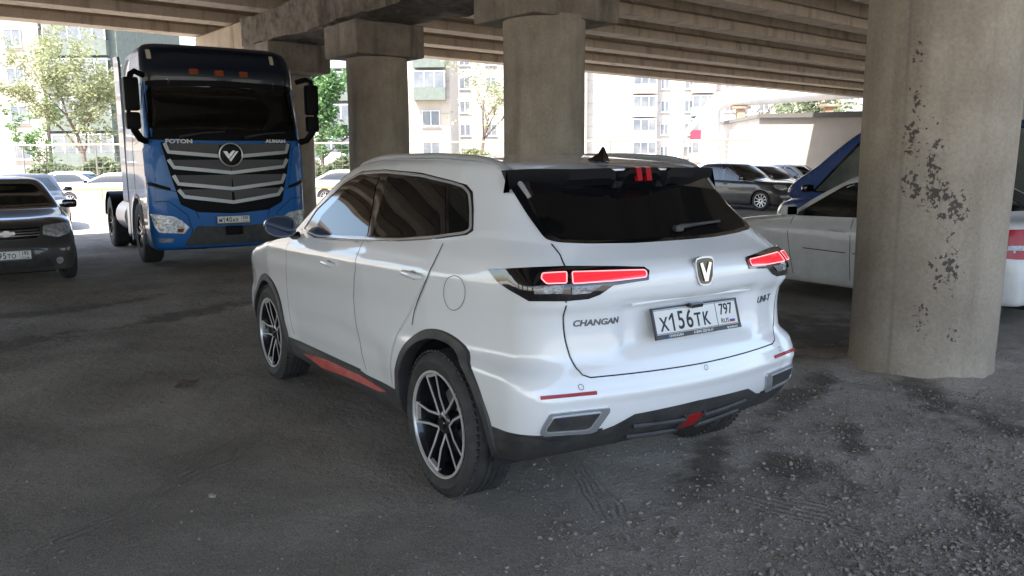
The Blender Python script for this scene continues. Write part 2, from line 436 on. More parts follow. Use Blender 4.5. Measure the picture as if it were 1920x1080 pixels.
# ------------------------------------------------------------------ wheels
def make_wheel(name, parent, pos, rad, wid, rim, style='double', side=1, steer=0.0, tread=True, lite=False, face=None):
    """hub axis along local Y; outer face towards side*Y"""
    e = bpy.data.objects.new(name, None); COL.objects.link(e); e.parent = parent; e.location = pos; e.rotation_euler = (0, 0, (0 if side > 0 else math.pi)+steer)
    A = Matrix.Rotation(-math.pi/2, 4, 'X')        # lathe Z -> +Y
    hw = wid/2; n = 48 if lite else 96
    t = MB(); sh = 0.03
    prof = [(rim+0.002, hw-0.012), (rim+0.018, hw-0.004), ((rim+rad)/2, hw+0.006), (rad-0.04, hw), (rad-0.014, hw-0.018), (rad-0.003, hw-0.04), (rad, hw-0.07)]
    prof = prof+[(r_, -h_) for r_, h_ in reversed(prof)]
    if tread and not lite:
        g = []
        for r_, h_ in prof: g.append((r_, h_))
        k = 7; a = hw-0.055; mid = []
        for i in range(1, 4):
            h_ = a*(1-i*0.5); mid += [(rad, h_+0.009), (rad-0.008, h_+0.006), (rad-0.008, h_-0.006), (rad, h_-0.009)]
        prof = prof[:k]+mid+prof[k:]
    t.lathe(prof, n, 0, A)
    t.lathe([(rim+0.002, hw-0.012), (rim-0.03, 0), (rim+0.002, -hw+0.012)], n, 0, A)
    if tread and not lite:
        for sgn in (1, -1):
            for k in range(64):                    # shoulder lugs
                a = 2*math.pi*k/64; Tm = A @ Matrix.Rotation(a, 4, 'Z') @ Matrix.Translation((rad-0.0115, 0, sgn*(hw-0.036))) @ Matrix.Rotation(sgn*0.5, 4, 'Y') @ Matrix.Rotation(0.18, 4, 'X')
                t.box(0, (0.010, 0.021, 0.044), M=Tm)
    ty = t.build('tyre', M['rubber'], e, smooth=True)
    r = MB()
    r.lathe([(rim+0.004, hw-0.008), (rim+0.004, hw-0.002), (rim-0.008, hw-0.002), (rim-0.011, hw-0.012)], n, 1, A)       # machined lip
    r.lathe([(rim-0.011, hw-0.012), (rim-0.03, hw-0.07), (rim-0.04, -hw+0.03), (0.03, -hw+0.03)], n, 0, A)                # barrel
    f = hw-0.012
    def bar(a0, r0, o0, r1, o1, w0, w1, z0, z1, mi, dp):
        c, s_ = math.cos(a0), math.sin(a0)
        def P(rr, oo, zz): return A @ Vector((rr*c-oo*s_, rr*s_+oo*c, zz))
        vs = []
        for rr, oo, ww, zz in ((r0, o0, w0, z0), (r1, o1, w1, z1)):
            vs += [P(rr, oo-ww/2, zz-dp), P(rr, oo-ww/2, zz), P(rr, oo+ww/2, zz), P(rr, oo+ww/2, zz-dp)]
        r.add(vs, [(0, 1, 5, 4), (1, 2, 6, 5), (2, 3, 7, 6), (3, 0, 4, 7), (0, 3, 2, 1), (4, 5, 6, 7)], mi)
    if style == 'double':
        for k in range(5):
            a0 = 2*math.pi*k/5
            for s_ in (-1, 1):
                ro = math.sqrt(max(0, (rim-0.006)**2-0.055**2))
                bar(a0, 0.045, s_*0.030, rim*0.5, s_*0.028, 0.016, 0.013, f-0.030, f-0.016, 0, 0.035)
                bar(a0, rim*0.5, s_*0.028, ro, s_*0.046, 0.013, 0.013, f-0.016, f-0.004, 0, 0.035)
                bar(a0, 0.045, s_*0.033, rim*0.5, s_*0.033, 0.011, 0.011, f-0.027, f-0.013, 1, 0.004)
                bar(a0, rim*0.5, s_*0.033, ro, s_*0.052, 0.011, 0.011, f-0.013, f-0.001, 1, 0.004)
            bar(a0, ro-0.016, 0, ro-0.002, 0, 0.10, 0.112, f-0.003, f-0.001, 1, 0.02)
        r.lathe([(0.062, f-0.07), (0.060, f-0.034), (0.045, f-0.024), (0.032, f-0.022)], 32, 0, A)
    else:
        ns = {'five': 5, 'ten': 10, 'seven': 7}[style]
        for k in range(ns):
            a0 = 2*math.pi*k/ns+0.2
            bar(a0, 0.04, 0, rim-0.01, 0, 0.055 if ns < 8 else 0.034, 0.04 if ns < 8 else 0.022, f-0.02, f-0.006, 1 if face != 'dark' else 0, 0.03)
        r.lathe([(0.062, f-0.07), (0.060, f-0.02), (0.045, f-0.014), (0.0, f-0.012)], 24, 1 if face != 'dark' else 0, A)
    rm = r.build('rim', M['rimdark'], e, smooth=True); rm.data.materials.append(M['machined'] if face is None else M.get(face, M['satin']))
    c = MB(); c.lathe([(0.033, f-0.03), (0.033, f-0.016), (0.029, f-0.012), (0.0, f-0.011)], 24, 0, A)
    cc = c.build('hub_cap', M['gloss'], e, smooth=True)
    if not lite:
        d = MB(); d.lathe([(0.05, -0.02), (0.165, -0.02), (0.165, 0.0), (0.05, 0.0)], 48, 0, A)
        d.build('brake_disc', M['satin'], e, smooth=True)
        em = MB(); em.prism([(-0.012, 0.010), (-0.004, 0.010), (0.001, -0.002), (0.006, 0.010), (0.013, 0.010), (0.003, -0.013), (-0.002, -0.013)], f-0.011, f-0.009, 'y'); 
    return e

# ------------------------------------------------------------------ the white SUV (world axes = its axes)
suv = thing('suv', 'white SUV with black rear window and lit red tail lamps, nearest the camera', 'car')
wp = [(-1.0, 0.985), (-0.5, 1.0), (1.5, 0.99), (2.6, 1.0), (3.2, 0.985), (3.7, 0.95)]
def zz(*a): return [(a[i], a[i+1]) for i in range(0, len(a), 2)]
U1 = [(-1.0, .94), (-0.5, .96), (0.2, .995), (2.6, 1.0), (3.1, .97), (3.6, .90)]
U2 = [(-1.0, .85), (-0.5, .885), (0.1, .975), (0.8, 1.0), (2.6, 1.0), (3.1, .96), (3.6, .88)]
U3 = [(-1.0, .80), (-0.45, .835), (0.1, .955), (0.8, 1.0), (3, 1.0)]
rows = [
 dict(xr=-0.40, xf=3.10, W=0.70, z=zz(-1, .33, 0, .27, 3.6, .22)),
 dict(xr=-0.58, xf=3.30, W=0.84, z=zz(-1, .335, 0, .29, 3.6, .22)),
 dict(xr=-0.70, xf=3.490, W=0.885, z=zz(-1, .37, 0, .34, 3.6, .26), rb=.10, cr=.2, wp=U1),
 dict(xr=-0.80, xf=3.540, W=0.905, z=zz(-1, .45, 0, .42, 3.6, .34), rb=.13, cr=.2, wp=U1),
 dict(xr=-0.845, xf=3.570, W=0.915, z=zz(-1, .53, 0, .50, 3.6, .42), rb=.14, cr=.2, wp=U1),
 dict(xr=-0.868, xf=3.580, W=0.925, z=zz(-1, .615, 0, .58, 3.6, .50), rb=.15, cr=.2, wp=U1),
 dict(xr=-0.874, xf=3.580, W=0.925, z=zz(-1, .66, 0, .64, 3.6, .55), rb=.16, cr=.2, wp=U1),
 dict(xr=-0.858, xf=3.575, W=0.922, z=zz(-1, .72, 0, .70, 3.6, .61), rb=.17, cr=.2, wp=U1),
 dict(xr=-0.835, xf=3.570, W=0.92, z=zz(-1, .80, 0, .78, 3.6, .68), rb=.17, cr=.2, wp=U2),
 dict(xr=-0.822, xf=3.560, W=0.92, z=zz(-1, .92, 0, .88, 3.6, .74), rb=.17, cr=.2, wp=U2),
 dict(xr=-0.826, xf=3.550, W=0.925, z=zz(-1, 1.005, 0, .95, 3.6, .79), rb=.16, cr=.2, wp=U2),
 dict(xr=-0.860, xf=3.535, W=0.932, z=zz(-1, 1.05, 0, 1.0, 3.6, .83), rb=.16, cr=.2, wp=U2),
 dict(xr=-0.868, xf=3.520, W=0.935, z=zz(-1, 1.12, 0, 1.05, 3.6, .86), rb=.17, cr=.2, wp=U2),
 dict(xr=-0.850, xf=3.490, W=0.930, z=zz(-1, 1.185, 0, 1.10, 2.2, 1.03, 3.6, .885), rb=.19, cr=.2, wp=U2),
 dict(xr=-0.790, xf=3.36, W=0.915, z=zz(-1, 1.225, 0, 1.17, 2.2, 1.08, 3.6, .91), rb=.20, cr=.22, wp=U2),
 dict(xr=-0.690, xf=3.22, W=0.895, z=zz(-.9, 1.245, -.3, 1.29, 0, 1.25, 1.1, 1.17, 2.2, 1.12, 3.3, .945), rb=.16, cr=.25, crx=.25, cf=.3, fb=.25, wp=U3),
 dict(xr=-0.650, xf=2.50, W=0.880, z=zz(-.9, 1.265, -.3, 1.32, 0, 1.28, 1.1, 1.19, 2.2, 1.14, 2.6, 1.12), rb=.15, cr=.22, crx=.25, cf=.12, cfx=.2, fb=.2, wp=U3),
 dict(xr=-0.53, xf=2.22, W=0.822, z=zz(-.7, 1.385, 0, 1.40, 1, 1.34, 2.2, 1.30), rb=.12, cr=.16, crx=.22, cf=.12, cfx=.2, fb=.2, wp=U3),
 dict(xr=-0.37, xf=1.84, W=0.728, z=zz(-.6, 1.545, -.3, 1.545, 0, 1.555, .5, 1.585, 1, 1.58, 1.75, 1.53), rb=.08, cr=.10, crx=.22, cf=.12, cfx=.2, fb=.2, wp=U3),
 dict(xr=-0.335, xf=1.72, W=0.700, z=zz(-.6, 1.575, -.3, 1.585, 0, 1.605, .5, 1.625, 1, 1.62, 1.75, 1.565), rb=.07, cr=.10, crx=.22, cf=.14, cfx=.2, fb=.15, wp=U3),
 dict(xr=-0.28, xf=1.60, W=0.655, z=zz(-.5, 1.60, -.3, 1.61, 0, 1.63, .5, 1.65, 1, 1.65, 1.7, 1.60), rb=.05, cr=.15, crx=.25, cf=.2, cfx=.3, fb=.15, wp=U3),
 dict(xr=-0.10, xf=1.40, W=0.50, z=zz(-.4, 1.618, 0, 1.636, .5, 1.660, 1, 1.662, 1.5, 1.64), rb=.03, cr=.2, crx=.25, cf=.2, cfx=.3, fb=.1),
 dict(xr=0.10, xf=1.10, W=0.25, z=zz(-.4, 1.63, 0, 1.645, .5, 1.668, 1, 1.668, 1.4, 1.65), rb=.0, cr=.1, crx=.2, cf=.1, cfx=.2, fb=.05),
 dict(xr=0.30, xf=0.80, W=0.001, z=zz(-.4, 1.64, 0, 1.65, .5, 1.672, 1, 1.67, 1.4, 1.65), rb=0, cr=.0005, crx=.1, cf=.0005, cfx=.1, fb=0),
]
def sstep(a, b, x):
    t = np.clip((x-a)/(b-a), 0, 1); return t*t*(3-2*t)
def suv_disp(G):
    x, y, z = G[..., 0], G[..., 1], G[..., 2]
    rear = sstep(-0.45, -0.65, x)
    # recess round the number plate
    rc = sstep(0.47, 0.36, np.abs(y))*sstep(0.78, 0.83, z)*sstep(1.03, 1.015, z)*rear
    G[..., 0] += 0.035*rc
    # step under the reflectors across the bumper
    st = sstep(0.60, 0.63, z)*sstep(0.655, 0.64, z)*rear*sstep(0.9, 0.75, np.abs(y))
    G[..., 0] -= 0.010*st
    # lower door sculpture
    side = sstep(0.45, 0.7, x)*sstep(2.3, 2.0, x)
    dn = sstep(0.64, 0.54, z-0.06*(1.3-np.abs(x-1.2)))*side*sstep(0.35, 0.40, z)
    G[..., 1] -= 0.012*dn*np.sign(y)*(y > 0.5)
    sh = np.exp(-((z-(1.10-0.02*x))/0.035)**2)*sstep(-0.5, 0.0, x)*sstep(3.2, 2.4, x)*(y > 0.6)
    G[..., 1] += 0.010*sh
    return G
sb = Body(rows, wp, seg=0.022, disp=suv_disp, n=(24, 12, 110, 10, 14))
RW = (0.0, 0.362); FW = (2.71, 0.362)
C = sb.cam
def px2(p, f):
    h = C(*p); return f(h[0])
xz = lambda q: (q.x, q.z)
rs = [px2(p, xz) for p in [(832,457),(824,474),(814,495),(803,519),(793,544),(784,565),(778,583),(775,600),(774,609)]]
SD = lambda x, z: sb.side(x, z, 1)
ms = [px2(p, xz) for p in [(683,452),(668,500),(664,560),(668,600),(688,694)]]
fs_ = [(2.12, 1.10), (2.14, 0.95), (2.20, 0.80), (2.17, 0.60), (2.12, 0.445)]
sill = [(2.12, .40), (1.2, .40), (0.62, .40)]
belt = lambda x: 1.235-0.055*x if x < 1 else 1.18-0.025*(x-1)
def gap(a, d): return [(p[0]+d, p[1]) for p in a]
rear_low = [(0.42, .74), (0.50, .55), (0.52, .40)]
fd = [(m[0]+.004, m[1]) for m in ms]+[(2.116, .445)]+[(f[0]-.004, f[1]) for f in reversed(fs_)]
rd = [(m[0]-.004, m[1]) for m in ms]+[(.515, .445), (.50, .55), (.425, .74)]+[(r_[0]+.004, r_[1]) for r_ in reversed(rs[:4])]
_fdv = [Vector(p) for p in fd]; _rdv = [Vector(p) for p in rd]
def suv_cut(x, y, z):
    if abs(y) > .6 and .44 < z < 1.2:
        for P_ in (_fdv, _rdv):
            if all(inside(x+a_, z+c_, P_) for a_, c_ in ((.03, 0), (-.03, 0), (0, .03), (0, -.03))): return True
    for (cx, cz), r_ in ((RW, 0.445), (FW, 0.425)):
        if abs(y) > 0.45 and math.hypot(x-cx, z-cz) < r_: return True
    return False
body = sb.shell('body', M['white'], suv, suv_cut)
body.data.materials.append(M['plastic'])
for p in body.data.polygons:
    c = p.center
    if c.z < 0.44-0.03*max(0, min(1, c.x/2)) or c.z < 0.30 or (c.x < -.36 and c.z < .480 and abs(c.y) > .50): p.material_index = 1
def arch_ring(b, name, parent, cx, cz, r0, r1, mat_, a0=-8, a1=188, lift=0.014, depth=0.06, sides=(1, -1), n=64):
    for sg in sides:
        vs = []; fs = []; m = 6; cnt = 0
        for i in range(n+1):
            a = R(a0+(a1-a0)*i/n); ring = []
            for k, rr in enumerate([r0, r0, r0+0.004, (r0+r1)/2, r1-0.006, r1]):
                x = cx+rr*math.cos(a); z = max(cz+rr*math.sin(a), 0.05); h = b.side(x, z, sg)
                if h is None: ring = None; break
                y = h[0].y
                off = [-depth, lift*0.8, lift, lift, lift*0.9, -0.002][k]
                ring.append((x, y+sg*off, z))
            if ring is None: continue
            vs += ring; cnt += 1
        for i in range(cnt-1):
            for k in range(m-1): fs.append((i*m+k, i*m+k+1, (i+1)*m+k+1, (i+1)*m+k))
        MB().add(vs, fs).build(name, mat_, parent, smooth=True, sharp=30)
def wheel_well(parent, cx, cz, r, y0, y1):
    for sg in (1, -1):
        vs = []; n = 30
        for i in range(n+1):
            a = R(-12+204*i/n); c, s_ = cx+r*math.cos(a), cz+r*math.sin(a)
            vs += [(c, sg*y1, s_), (c, sg*y0, s_), (cx+.1*math.cos(a), sg*y0, cz+.1*math.sin(a))]
        fs = []
        for i in range(n):
            for k in range(2): fs.append((i*3+k, i*3+k+1, i*3+k+4, i*3+k+3))
        MB().add(vs, fs).build('wheel_well', M['under'], parent)
arch_ring(sb, 'wheel_arch', suv, RW[0], RW[1], 0.420, 0.470, M['plastic'], -10, 190)
arch_ring(sb, 'wheel_arch', suv, FW[0], FW[1], 0.400, 0.455, M['plastic'], -10, 190)
wheel_well(suv, RW[0], RW[1], 0.45, 0.52, 0.86); wheel_well(suv, FW[0], FW[1], 0.433, 0.52, 0.84)
for (cx, cz), r_ in ((RW, .362), (FW, .362)):
    for sg in (1, -1):
        make_wheel('wheel', suv, (cx, sg*0.795, cz), r_, 0.235, 0.262, side=sg)
# --- glass
C = sb.cam
sb.patch('window_surround', [(566,432),(594,390),(646,340),(680,321),(722,318),(790,324),(845,338),(876,347),(887,360),(889,395),(888,433),(876,441),(816,449),(747,453),(662,450),(590,446)], C, M['gloss'], suv, off=0.003, grid=7, mirror=True)
chr_ = [(569,431),(596,391),(648,342),(680,325),(722,322),(788,329),(842,342),(870,351),(881,363),(884,393),(884,430),(873,437),(816,445),(747,450),(662,447),(596,443)]
sb.strip('chrome_line', rnd(chr_, 6), C, M['bright'], suv, w=0.013, off=0.004, closed=True, h=0.004, mirror=True, step=7)
sb.patch('window', [(590,437),(604,406),(651,355),(684,335),(713,332),(706,350),(690,442),(640,441)], C, M['glass'], suv, off=0.006, grid=7, mirror=True, flat=.8)
sb.patch('window', [(699,442),(728,333),(790,338),(836,350),(837,443),(760,446)], C, M['glass'], suv, off=0.006, grid=7, mirror=True, flat=.8)
sb.patch('window', [(843,352),(866,358),(875,368),(879,395),(878,428),(870,433),(843,440)], C, M['glass'], suv, off=0.006, grid=7, mirror=True, flat=.8)
# --- doors, flap, seams
sb.patch('door', fd, SD, M['white'], suv, off=0.004, grid=0.016, mirror=True)
sb.patch('door', rd, SD, M['white'], suv, off=0.004, grid=0.016, mirror=True)
sb.strip('door_seam', rs, SD, M['seam'], suv, w=0.0058, off=0.0046, mirror=True)
sb.strip('door_seam', ms, SD, M['seam'], suv, w=0.0058, off=0.0046, mirror=True)
sb.strip('door_seam', fs_, SD, M['seam'], suv, w=0.0058, off=0.0046, mirror=True)
fl = [px2(p, xz) for p in [(853,516),(866,522),(873,540),(872,560),(864,577),(850,583),(838,575),(832,556),(833,535),(841,520)]]
sb.strip('fuel_flap', rnd(fl, .03), SD, M['thin'], suv, w=0.0035, off=0.002, closed=True)
M['cup'] = mat('handle_recess', (0.30, 0.30, 0.30), .4, coat=.5)
def handle(b, parent, x, z, L, m=None, sides=(1, -1), hh=0.03):
    for sg in sides:
        h = b.side(x, z, sg)[0]; mb = MB(); pts = []
        for i in range(9):
            t = -1+i/4; pts.append((x+t*L/2, h.y+sg*(0.030-0.022*t**4), z+0.004*t))
        mb.tube(pts, [0.009, .013, .015, .016, .016, .016, .015, .013, .009], 10)
        mb.build('door_handle', m or M['white'], parent, smooth=True)
        c = [(x+0.040*math.cos(R(a)), z-.004+0.024*math.sin(R(a))) for a in range(0, 360, 20)]
        b.patch('handle_cup', c, lambda u, v, s=sg: b.side(u, v, s), M['cup'], parent, off=0.0055, grid=0.02)
hx = px2((619, 493), xz); handle(sb, suv, hx[0], hx[1], 0.21)
hx = px2((776, 514), xz); handle(sb, suv, hx[0], hx[1], 0.21)
# --- sill trims
sb.patch('sill_cladding', [(548,650),(600,667),(655,685),(680,696),(726,730),(728,742),(700,737),(600,692),(552,664)], C, M['plastic'], suv, off=0.005, grid=7, mirror=True)
sb.patch('sill_stripe', [(571,662),(616,675),(656,694),(678,703),(727,734),(714,733),(656,707),(608,689)], C, M['redtrim'], suv, off=0.011, grid=6, mirror=True, skirt=0.008)
# --- tail
yz = lambda q: (q.y, q.z)
def RR(y, z):
    h = sb.rear(y, z)
    return h if h and h[0].x < -.42 else None
tg = [px2(p, yz) for p in [(1034,458),(1050,478),(1062,505),(1061,563),(1060,640),(1068,668),(1080,690),(1092,703),(1107,708)]]
tgl = tg+[(0.0, tg[-1][1]-0.004)]
full = tgl+[(-a, b) for a, b in reversed(tg)]
sb.patch('tailgate', [(a*0.992, b+0.004) for a, b in full], RR, M['white'], suv, off=0.0025, grid=0.025)
sb.strip('tailgate_seam', full, RR, M['seam'], suv, w=0.006, off=0.0015)
def yzf(L_):
    return [px2(p, yz) for p in L_]
def symf(L_):
    a = yzf(L_); return a+[(-u_, v_) for u_, v_ in reversed(a)]
sb.patch('rear_window', rnd(symf([(1190,457),(1100,458),(1050,456),(1022,450),(988,402),(955,349),(975,340),(1000,333),(1100,326),(1190,322)]), .02), sb.rear, M['gloss'], suv, off=0.004, grid=.03)
sb.patch('rear_glass', symf([(1190,450),(1100,451),(1050,448),(1030,436),(1008,402),(990,368),(1190,340)]), sb.rear, M['rglass'], suv, off=0.006, grid=.03, flat=.6)
lamp_o = [(916,505),(1000,503),(1061,501),(1150,501),(1207,502),(1216,508),(1215,525),(1149,535),(1124,552),(1102,560),(1059,564),(993,564),(958,544),(935,529)]
sb.patch('tail_lamp', lamp_o, C, M['gloss'], suv, off=0.008, grid=7, mirror=True, skirt=0.01)
def rimmed(name, poly, m, rimm, off, **k):
    sb.patch(name, poly, C, m, suv, off=off, grid=5, mirror=True, **k)
    if rimm: sb.strip('lamp_light_guide', rnd(poly, 3), C, rimm, suv, w=0.005, off=off+0.001, closed=True, h=0.001, mirror=True, step=4)
M['guide'] = mat('light_guide', (0.6, 0.25, 0.25), 0.3, emit=(1, 0.30, 0.32), es=0.42)
rimmed('lamp_red_bar', rnd([(1071,513),(1206,508),(1210,512),(1209,520),(1150,527),(1072,533)], 3), M['redlit'], M['guide'], 0.012)
rimmed('lamp_red_bar', rnd([(1018,515),(1061,513),(1061,532),(1026,533),(1016,524)], 3), M['redlit'], M['guide'], 0.012)
rimmed('lamp_reverse_lens', [(1003,537),(1057,535),(1053,550),(1004,551)], M['clear'], None, 0.012)
rimmed('lamp_reverse_lens', [(1070,538),(1128,534),(1105,549),(1070,552)], M['clear'], None, 0.012)
sb.patch('bumper_reflector', [(1013,743),(1060,739),(1118,733),(1119,740),(1014,750)], C, M['redglass'], suv, off=0.006, grid=6, mirror=True, skirt=0.006)
M['trimch'] = mat('trim_satin', (0.55, 0.57, 0.60), 0.25, metal=.7)
ex_o = rnd([(1031,775),(1142,763),(1142,771),(1117,806),(1107,810),(1020,816),(1012,811),(1017,798)], 3)
ex_i = rnd([(1037,781),(1126,771),(1106,799),(1096,803),(1026,808),(1023,802)], 3)
sb.patch('exhaust_trim', ex_o, C, M['trimch'], suv, off=0.010, grid=6, mirror=True, skirt=0.01)
sb.patch('exhaust_opening', ex_i, C, M['plastic'], suv, off=0.0115, grid=6, mirror=True)
sb.strip('exhaust_rim', ex_i, C, M['bright'], suv, w=0.005, off=0.011, closed=True, h=0.004, mirror=True, step=5)
dif = [(905,812),(918,822),(960,829),(1050,826),(1100,816),(1150,798),(1190,776),(1250,764),(1310,752),(1400,731),(1440,726),(1490,706),(1500,760),(1430,790),(1300,840),(1150,880),(960,900),(915,880)]
pts_d = [px2(p, yz) for p in [(1050,826),(1100,816),(1150,798),(1190,776),(1250,764),(1305,751)]]
dl = [(0.93, .475), (0.80, .468)]+[p for p in pts_d if p[0] > 0.03]+[(0.0, pts_d[-1][1])]
difp = dl+[(-a, b) for a, b in reversed(dl[:-1])]+[(-.93, .36), (-.5, .37), (.5, .37), (.93, .36)]
sb.patch('rear_diffuser', difp, RR, M['plastic'], suv, off=0.006, grid=0.02, skirt=0.004)
sb.patch('corner_cladding', [(918,823),(960,829),(990,829),(985,862),(950,862),(930,845)], C, M['plastic'], suv, off=0.0055, grid=6, mirror=True)
def ry(y, z, o=0.0):
    h = sb.rear(y, z); return h[0]+h[1]*o
q = [(-.36, .505), (-.30, .455), (-.055, .465), (-.055, .425), (-.30, .415), (.30, .415), (.055, .425), (.055, .465), (.30, .455), (.36, .505)]
dd = MB()
for sg in (1, -1):
    for zt, zb in ((.475, .462), (.415, .40)):
        dd.tube([ry(sg*.36, zt, .012), ry(sg*.2, zt-.008, .016), ry(sg*.06, zb, .018)], .012, 6)
dd.tube([ry(.062, .478, .016), ry(.062, .40, .016)], .01, 6); dd.tube([ry(-.062, .478, .016), ry(-.062, .40, .016)], .01, 6)
dd.build('diffuser_ribs', M['plastic'], suv, smooth=True)
sb.patch('rear_fog_lamp', [(-.05, .402), (.045, .402), (.05, .468), (-.05, .468)], RR, M['redglass'], suv, off=0.016, grid=0.02, skirt=0.012)
for p in ((1089, 726), (1323, 689)):
    c = px2(p, yz); cc = circle2(c[0], c[1], .011, 14)
    sb.strip('parking_sensor', cc, RR, M['seam'], suv, w=0.0022, off=0.004, closed=True, mirror=(p[0] < 1200), step=.01)
# emblem
h = C(1318, 508); e0 = h[0]+Vector((-0.004, 0, 0)); eF = frame(e0, (0, -1, 0), (0.10, 0, 1))
def shield(s): return [(s*.052, s*.060), (s*.058, s*.045), (s*.050, s*-.025), (s*.035, s*-.058), (s*.018, s*-.066), (-s*.018, s*-.066), (-s*.035, s*-.058), (-s*.050, s*-.025), (-s*.058, s*.045), (-s*.052, s*.060), (-s*.02, s*.067), (s*.02, s*.067)]
mb = MB(); mb.prism(shield(0.98), -0.006, 0.010, 'z'); o = mb.build('emblem', M['trimch'], suv); o.data.transform(eF)
mb = MB(); mb.prism(shield(0.87), 0.008, 0.012, 'z'); o = mb.build('emblem_field', M['gloss'], suv); o.data.transform(eF)
mb = MB()
for sg in (1, -1): mb.prism([(sg*.010, -.045), (sg*.036, .036), (sg*.020, .040), (sg*.002, -.005), (0, -.012), (0, -.045)][:: 1 if sg > 0 else -1], 0.011, 0.017, 'z')
o = mb.build('emblem_v', M['chrome'], suv); o.data.transform(eF)
# badges
def drape_text(name, txt, size, cy, cz, proj, m, parent, off=0.003, sx=1.3, sgn=-1, **k):
    me = text_mesh(txt, size, **k)
    for v in me.vertices:
        h = proj(cy+sgn*v.co.x*sx, cz+v.co.y)
        if h: v.co = h[0]+h[1]*(off+v.co.z)
    return mk(name, me, m, parent)
c = px2((1119, 604), yz); drape_text('badge', 'CHANGAN', 0.038, c[0], c[1], RR, M['greymetal'], suv, depth=0.002, shear=0.12, bold=0.0010, sx=1.12)
c = px2((1430, 560), yz); drape_text('badge', 'UNI-T', 0.046, c[0], c[1], RR, M['greymetal'], suv, depth=0.002, shear=0.2, bold=0.0012, sx=1.1)
# number plate
def number_plate(parent, F, main, reg, small=None, framed=True, s=1.0, name='number_plate'):
    pl = MB(); pl.box((0, 0, 0), (.520, .112, .004), bev=0.001)
    P_ = pl.build(name, M['platew'], parent); P_.data.transform(F)
    if framed:
        fr = MB(); fr.box((0, .060, 0), (.534, .008, .012)); fr.box((0, -.066, 0.001), (.534, .020, .013)); fr.box((-.263, 0, 0), (.008, .128, .012)); fr.box((.263, 0, 0), (.008, .128, .012)); fr.box((0, 0, -.006), (.53, .13, .004))
        o = fr.build('plate_frame', M['platef'], P_); o.data.transform(F)
    T = lambda x, y, z=.0028: F @ Matrix.Translation((x, y, z))
    x = -.205
    lay = [(c, .058 if c.isalpha() else .076) for c in main]
    adv = {True: .052, False: .047}
    for c, sz in lay:
        if c == '1':
            o = MB().prism([(-.001, -.040), (.009, -.040), (.009, .040), (.001, .040), (-.019, .020), (-.019, .008), (-.001, .024)], .0022, .0034, 'z').build('plate_character', M['ink'], P_); o.data.transform(F @ Matrix.Translation((x, -.006, 0))); x += .052; continue
        put_text('plate_character', c, sz*1.5, M['ink'], P_, T(x, -.006 if not c.isalpha() else -.014) @ Matrix.Scale(.78, 4, (1, 0, 0)), depth=.0006, bold=.0013)
        x += .052
    bd = MB(); bd.box((.124, 0, .0022), (.003, .108, .001))
    for a, b in (((-.255, .051), (.255, .053)), ((-.255, -.053), (.255, -.051))): bd.box2((a[0], a[1], .0018), (b[0], b[1], .0026))
    for a in (-.256, .256): bd.box2((a-.001, -.053, .0018), (a+.001, .053, .0026))
    o = bd.build('plate_border', M['ink'], P_); o.data.transform(F)
    put_text('plate_region', reg, .072, M['ink'], P_, T(.188, .017) @ Matrix.Scale(.80, 4, (1, 0, 0)), depth=.0006, bold=.0010)
    put_text('plate_country', 'RUS', .030, M['ink'], P_, T(.172, -.035), depth=.0006)
    fl_ = MB(); fl_.box((.220, -.028, .0024), (.034, .0065, .001), mi=0); fl_.box((.220, -.0345, .0024), (.034, .0065, .001), mi=1); fl_.box((.220, -.041, .0024), (.034, .0065, .001), mi=2)
    o = fl_.build('plate_flag', M['inkw'], P_); o.data.materials.append(M['blue']); o.data.materials.append(M['redp']); o.data.transform(F)
    if small:
        for tx, xx in small: put_text('frame_lettering', tx, .017, M['inkw'], P_, T(xx, -.066, .0085), depth=.0004, bold=.0003)
        o = MB().box((-.205, -.066, .0085), (.014, .014, .001)).build('frame_logo', M['blue'], P_); o.data.transform(F)
    return P_
PF = frame((-0.836, 0.012, 0.926), (0, -1, 0), (0.30, 0, 1))
number_plate(suv, PF, 'X156TK', '797', [('CHANGAN', -.15), ('8 (844) 320 06 67', .02), ('vg-auto.ru', .205)])
mb = MB(); mb.box((-0.842, 0.03, 0.985), (.03, .075, .022), bev=.006); mb.build('rear_camera', M['gloss'], suv)
mb = MB(); mb.tube([(-.80, .37, 1.012), (-.815, .2, 1.018), (-.82, 0, 1.02), (-.815, -.2, 1.018), (-.80, -.37, 1.012)], .006, 6); mb.build('plate_shelf', M['white'], suv, smooth=True)
M['matte'] = mat('matte_black', (0.005, 0.005, 0.006), 0.5, spec=.12)
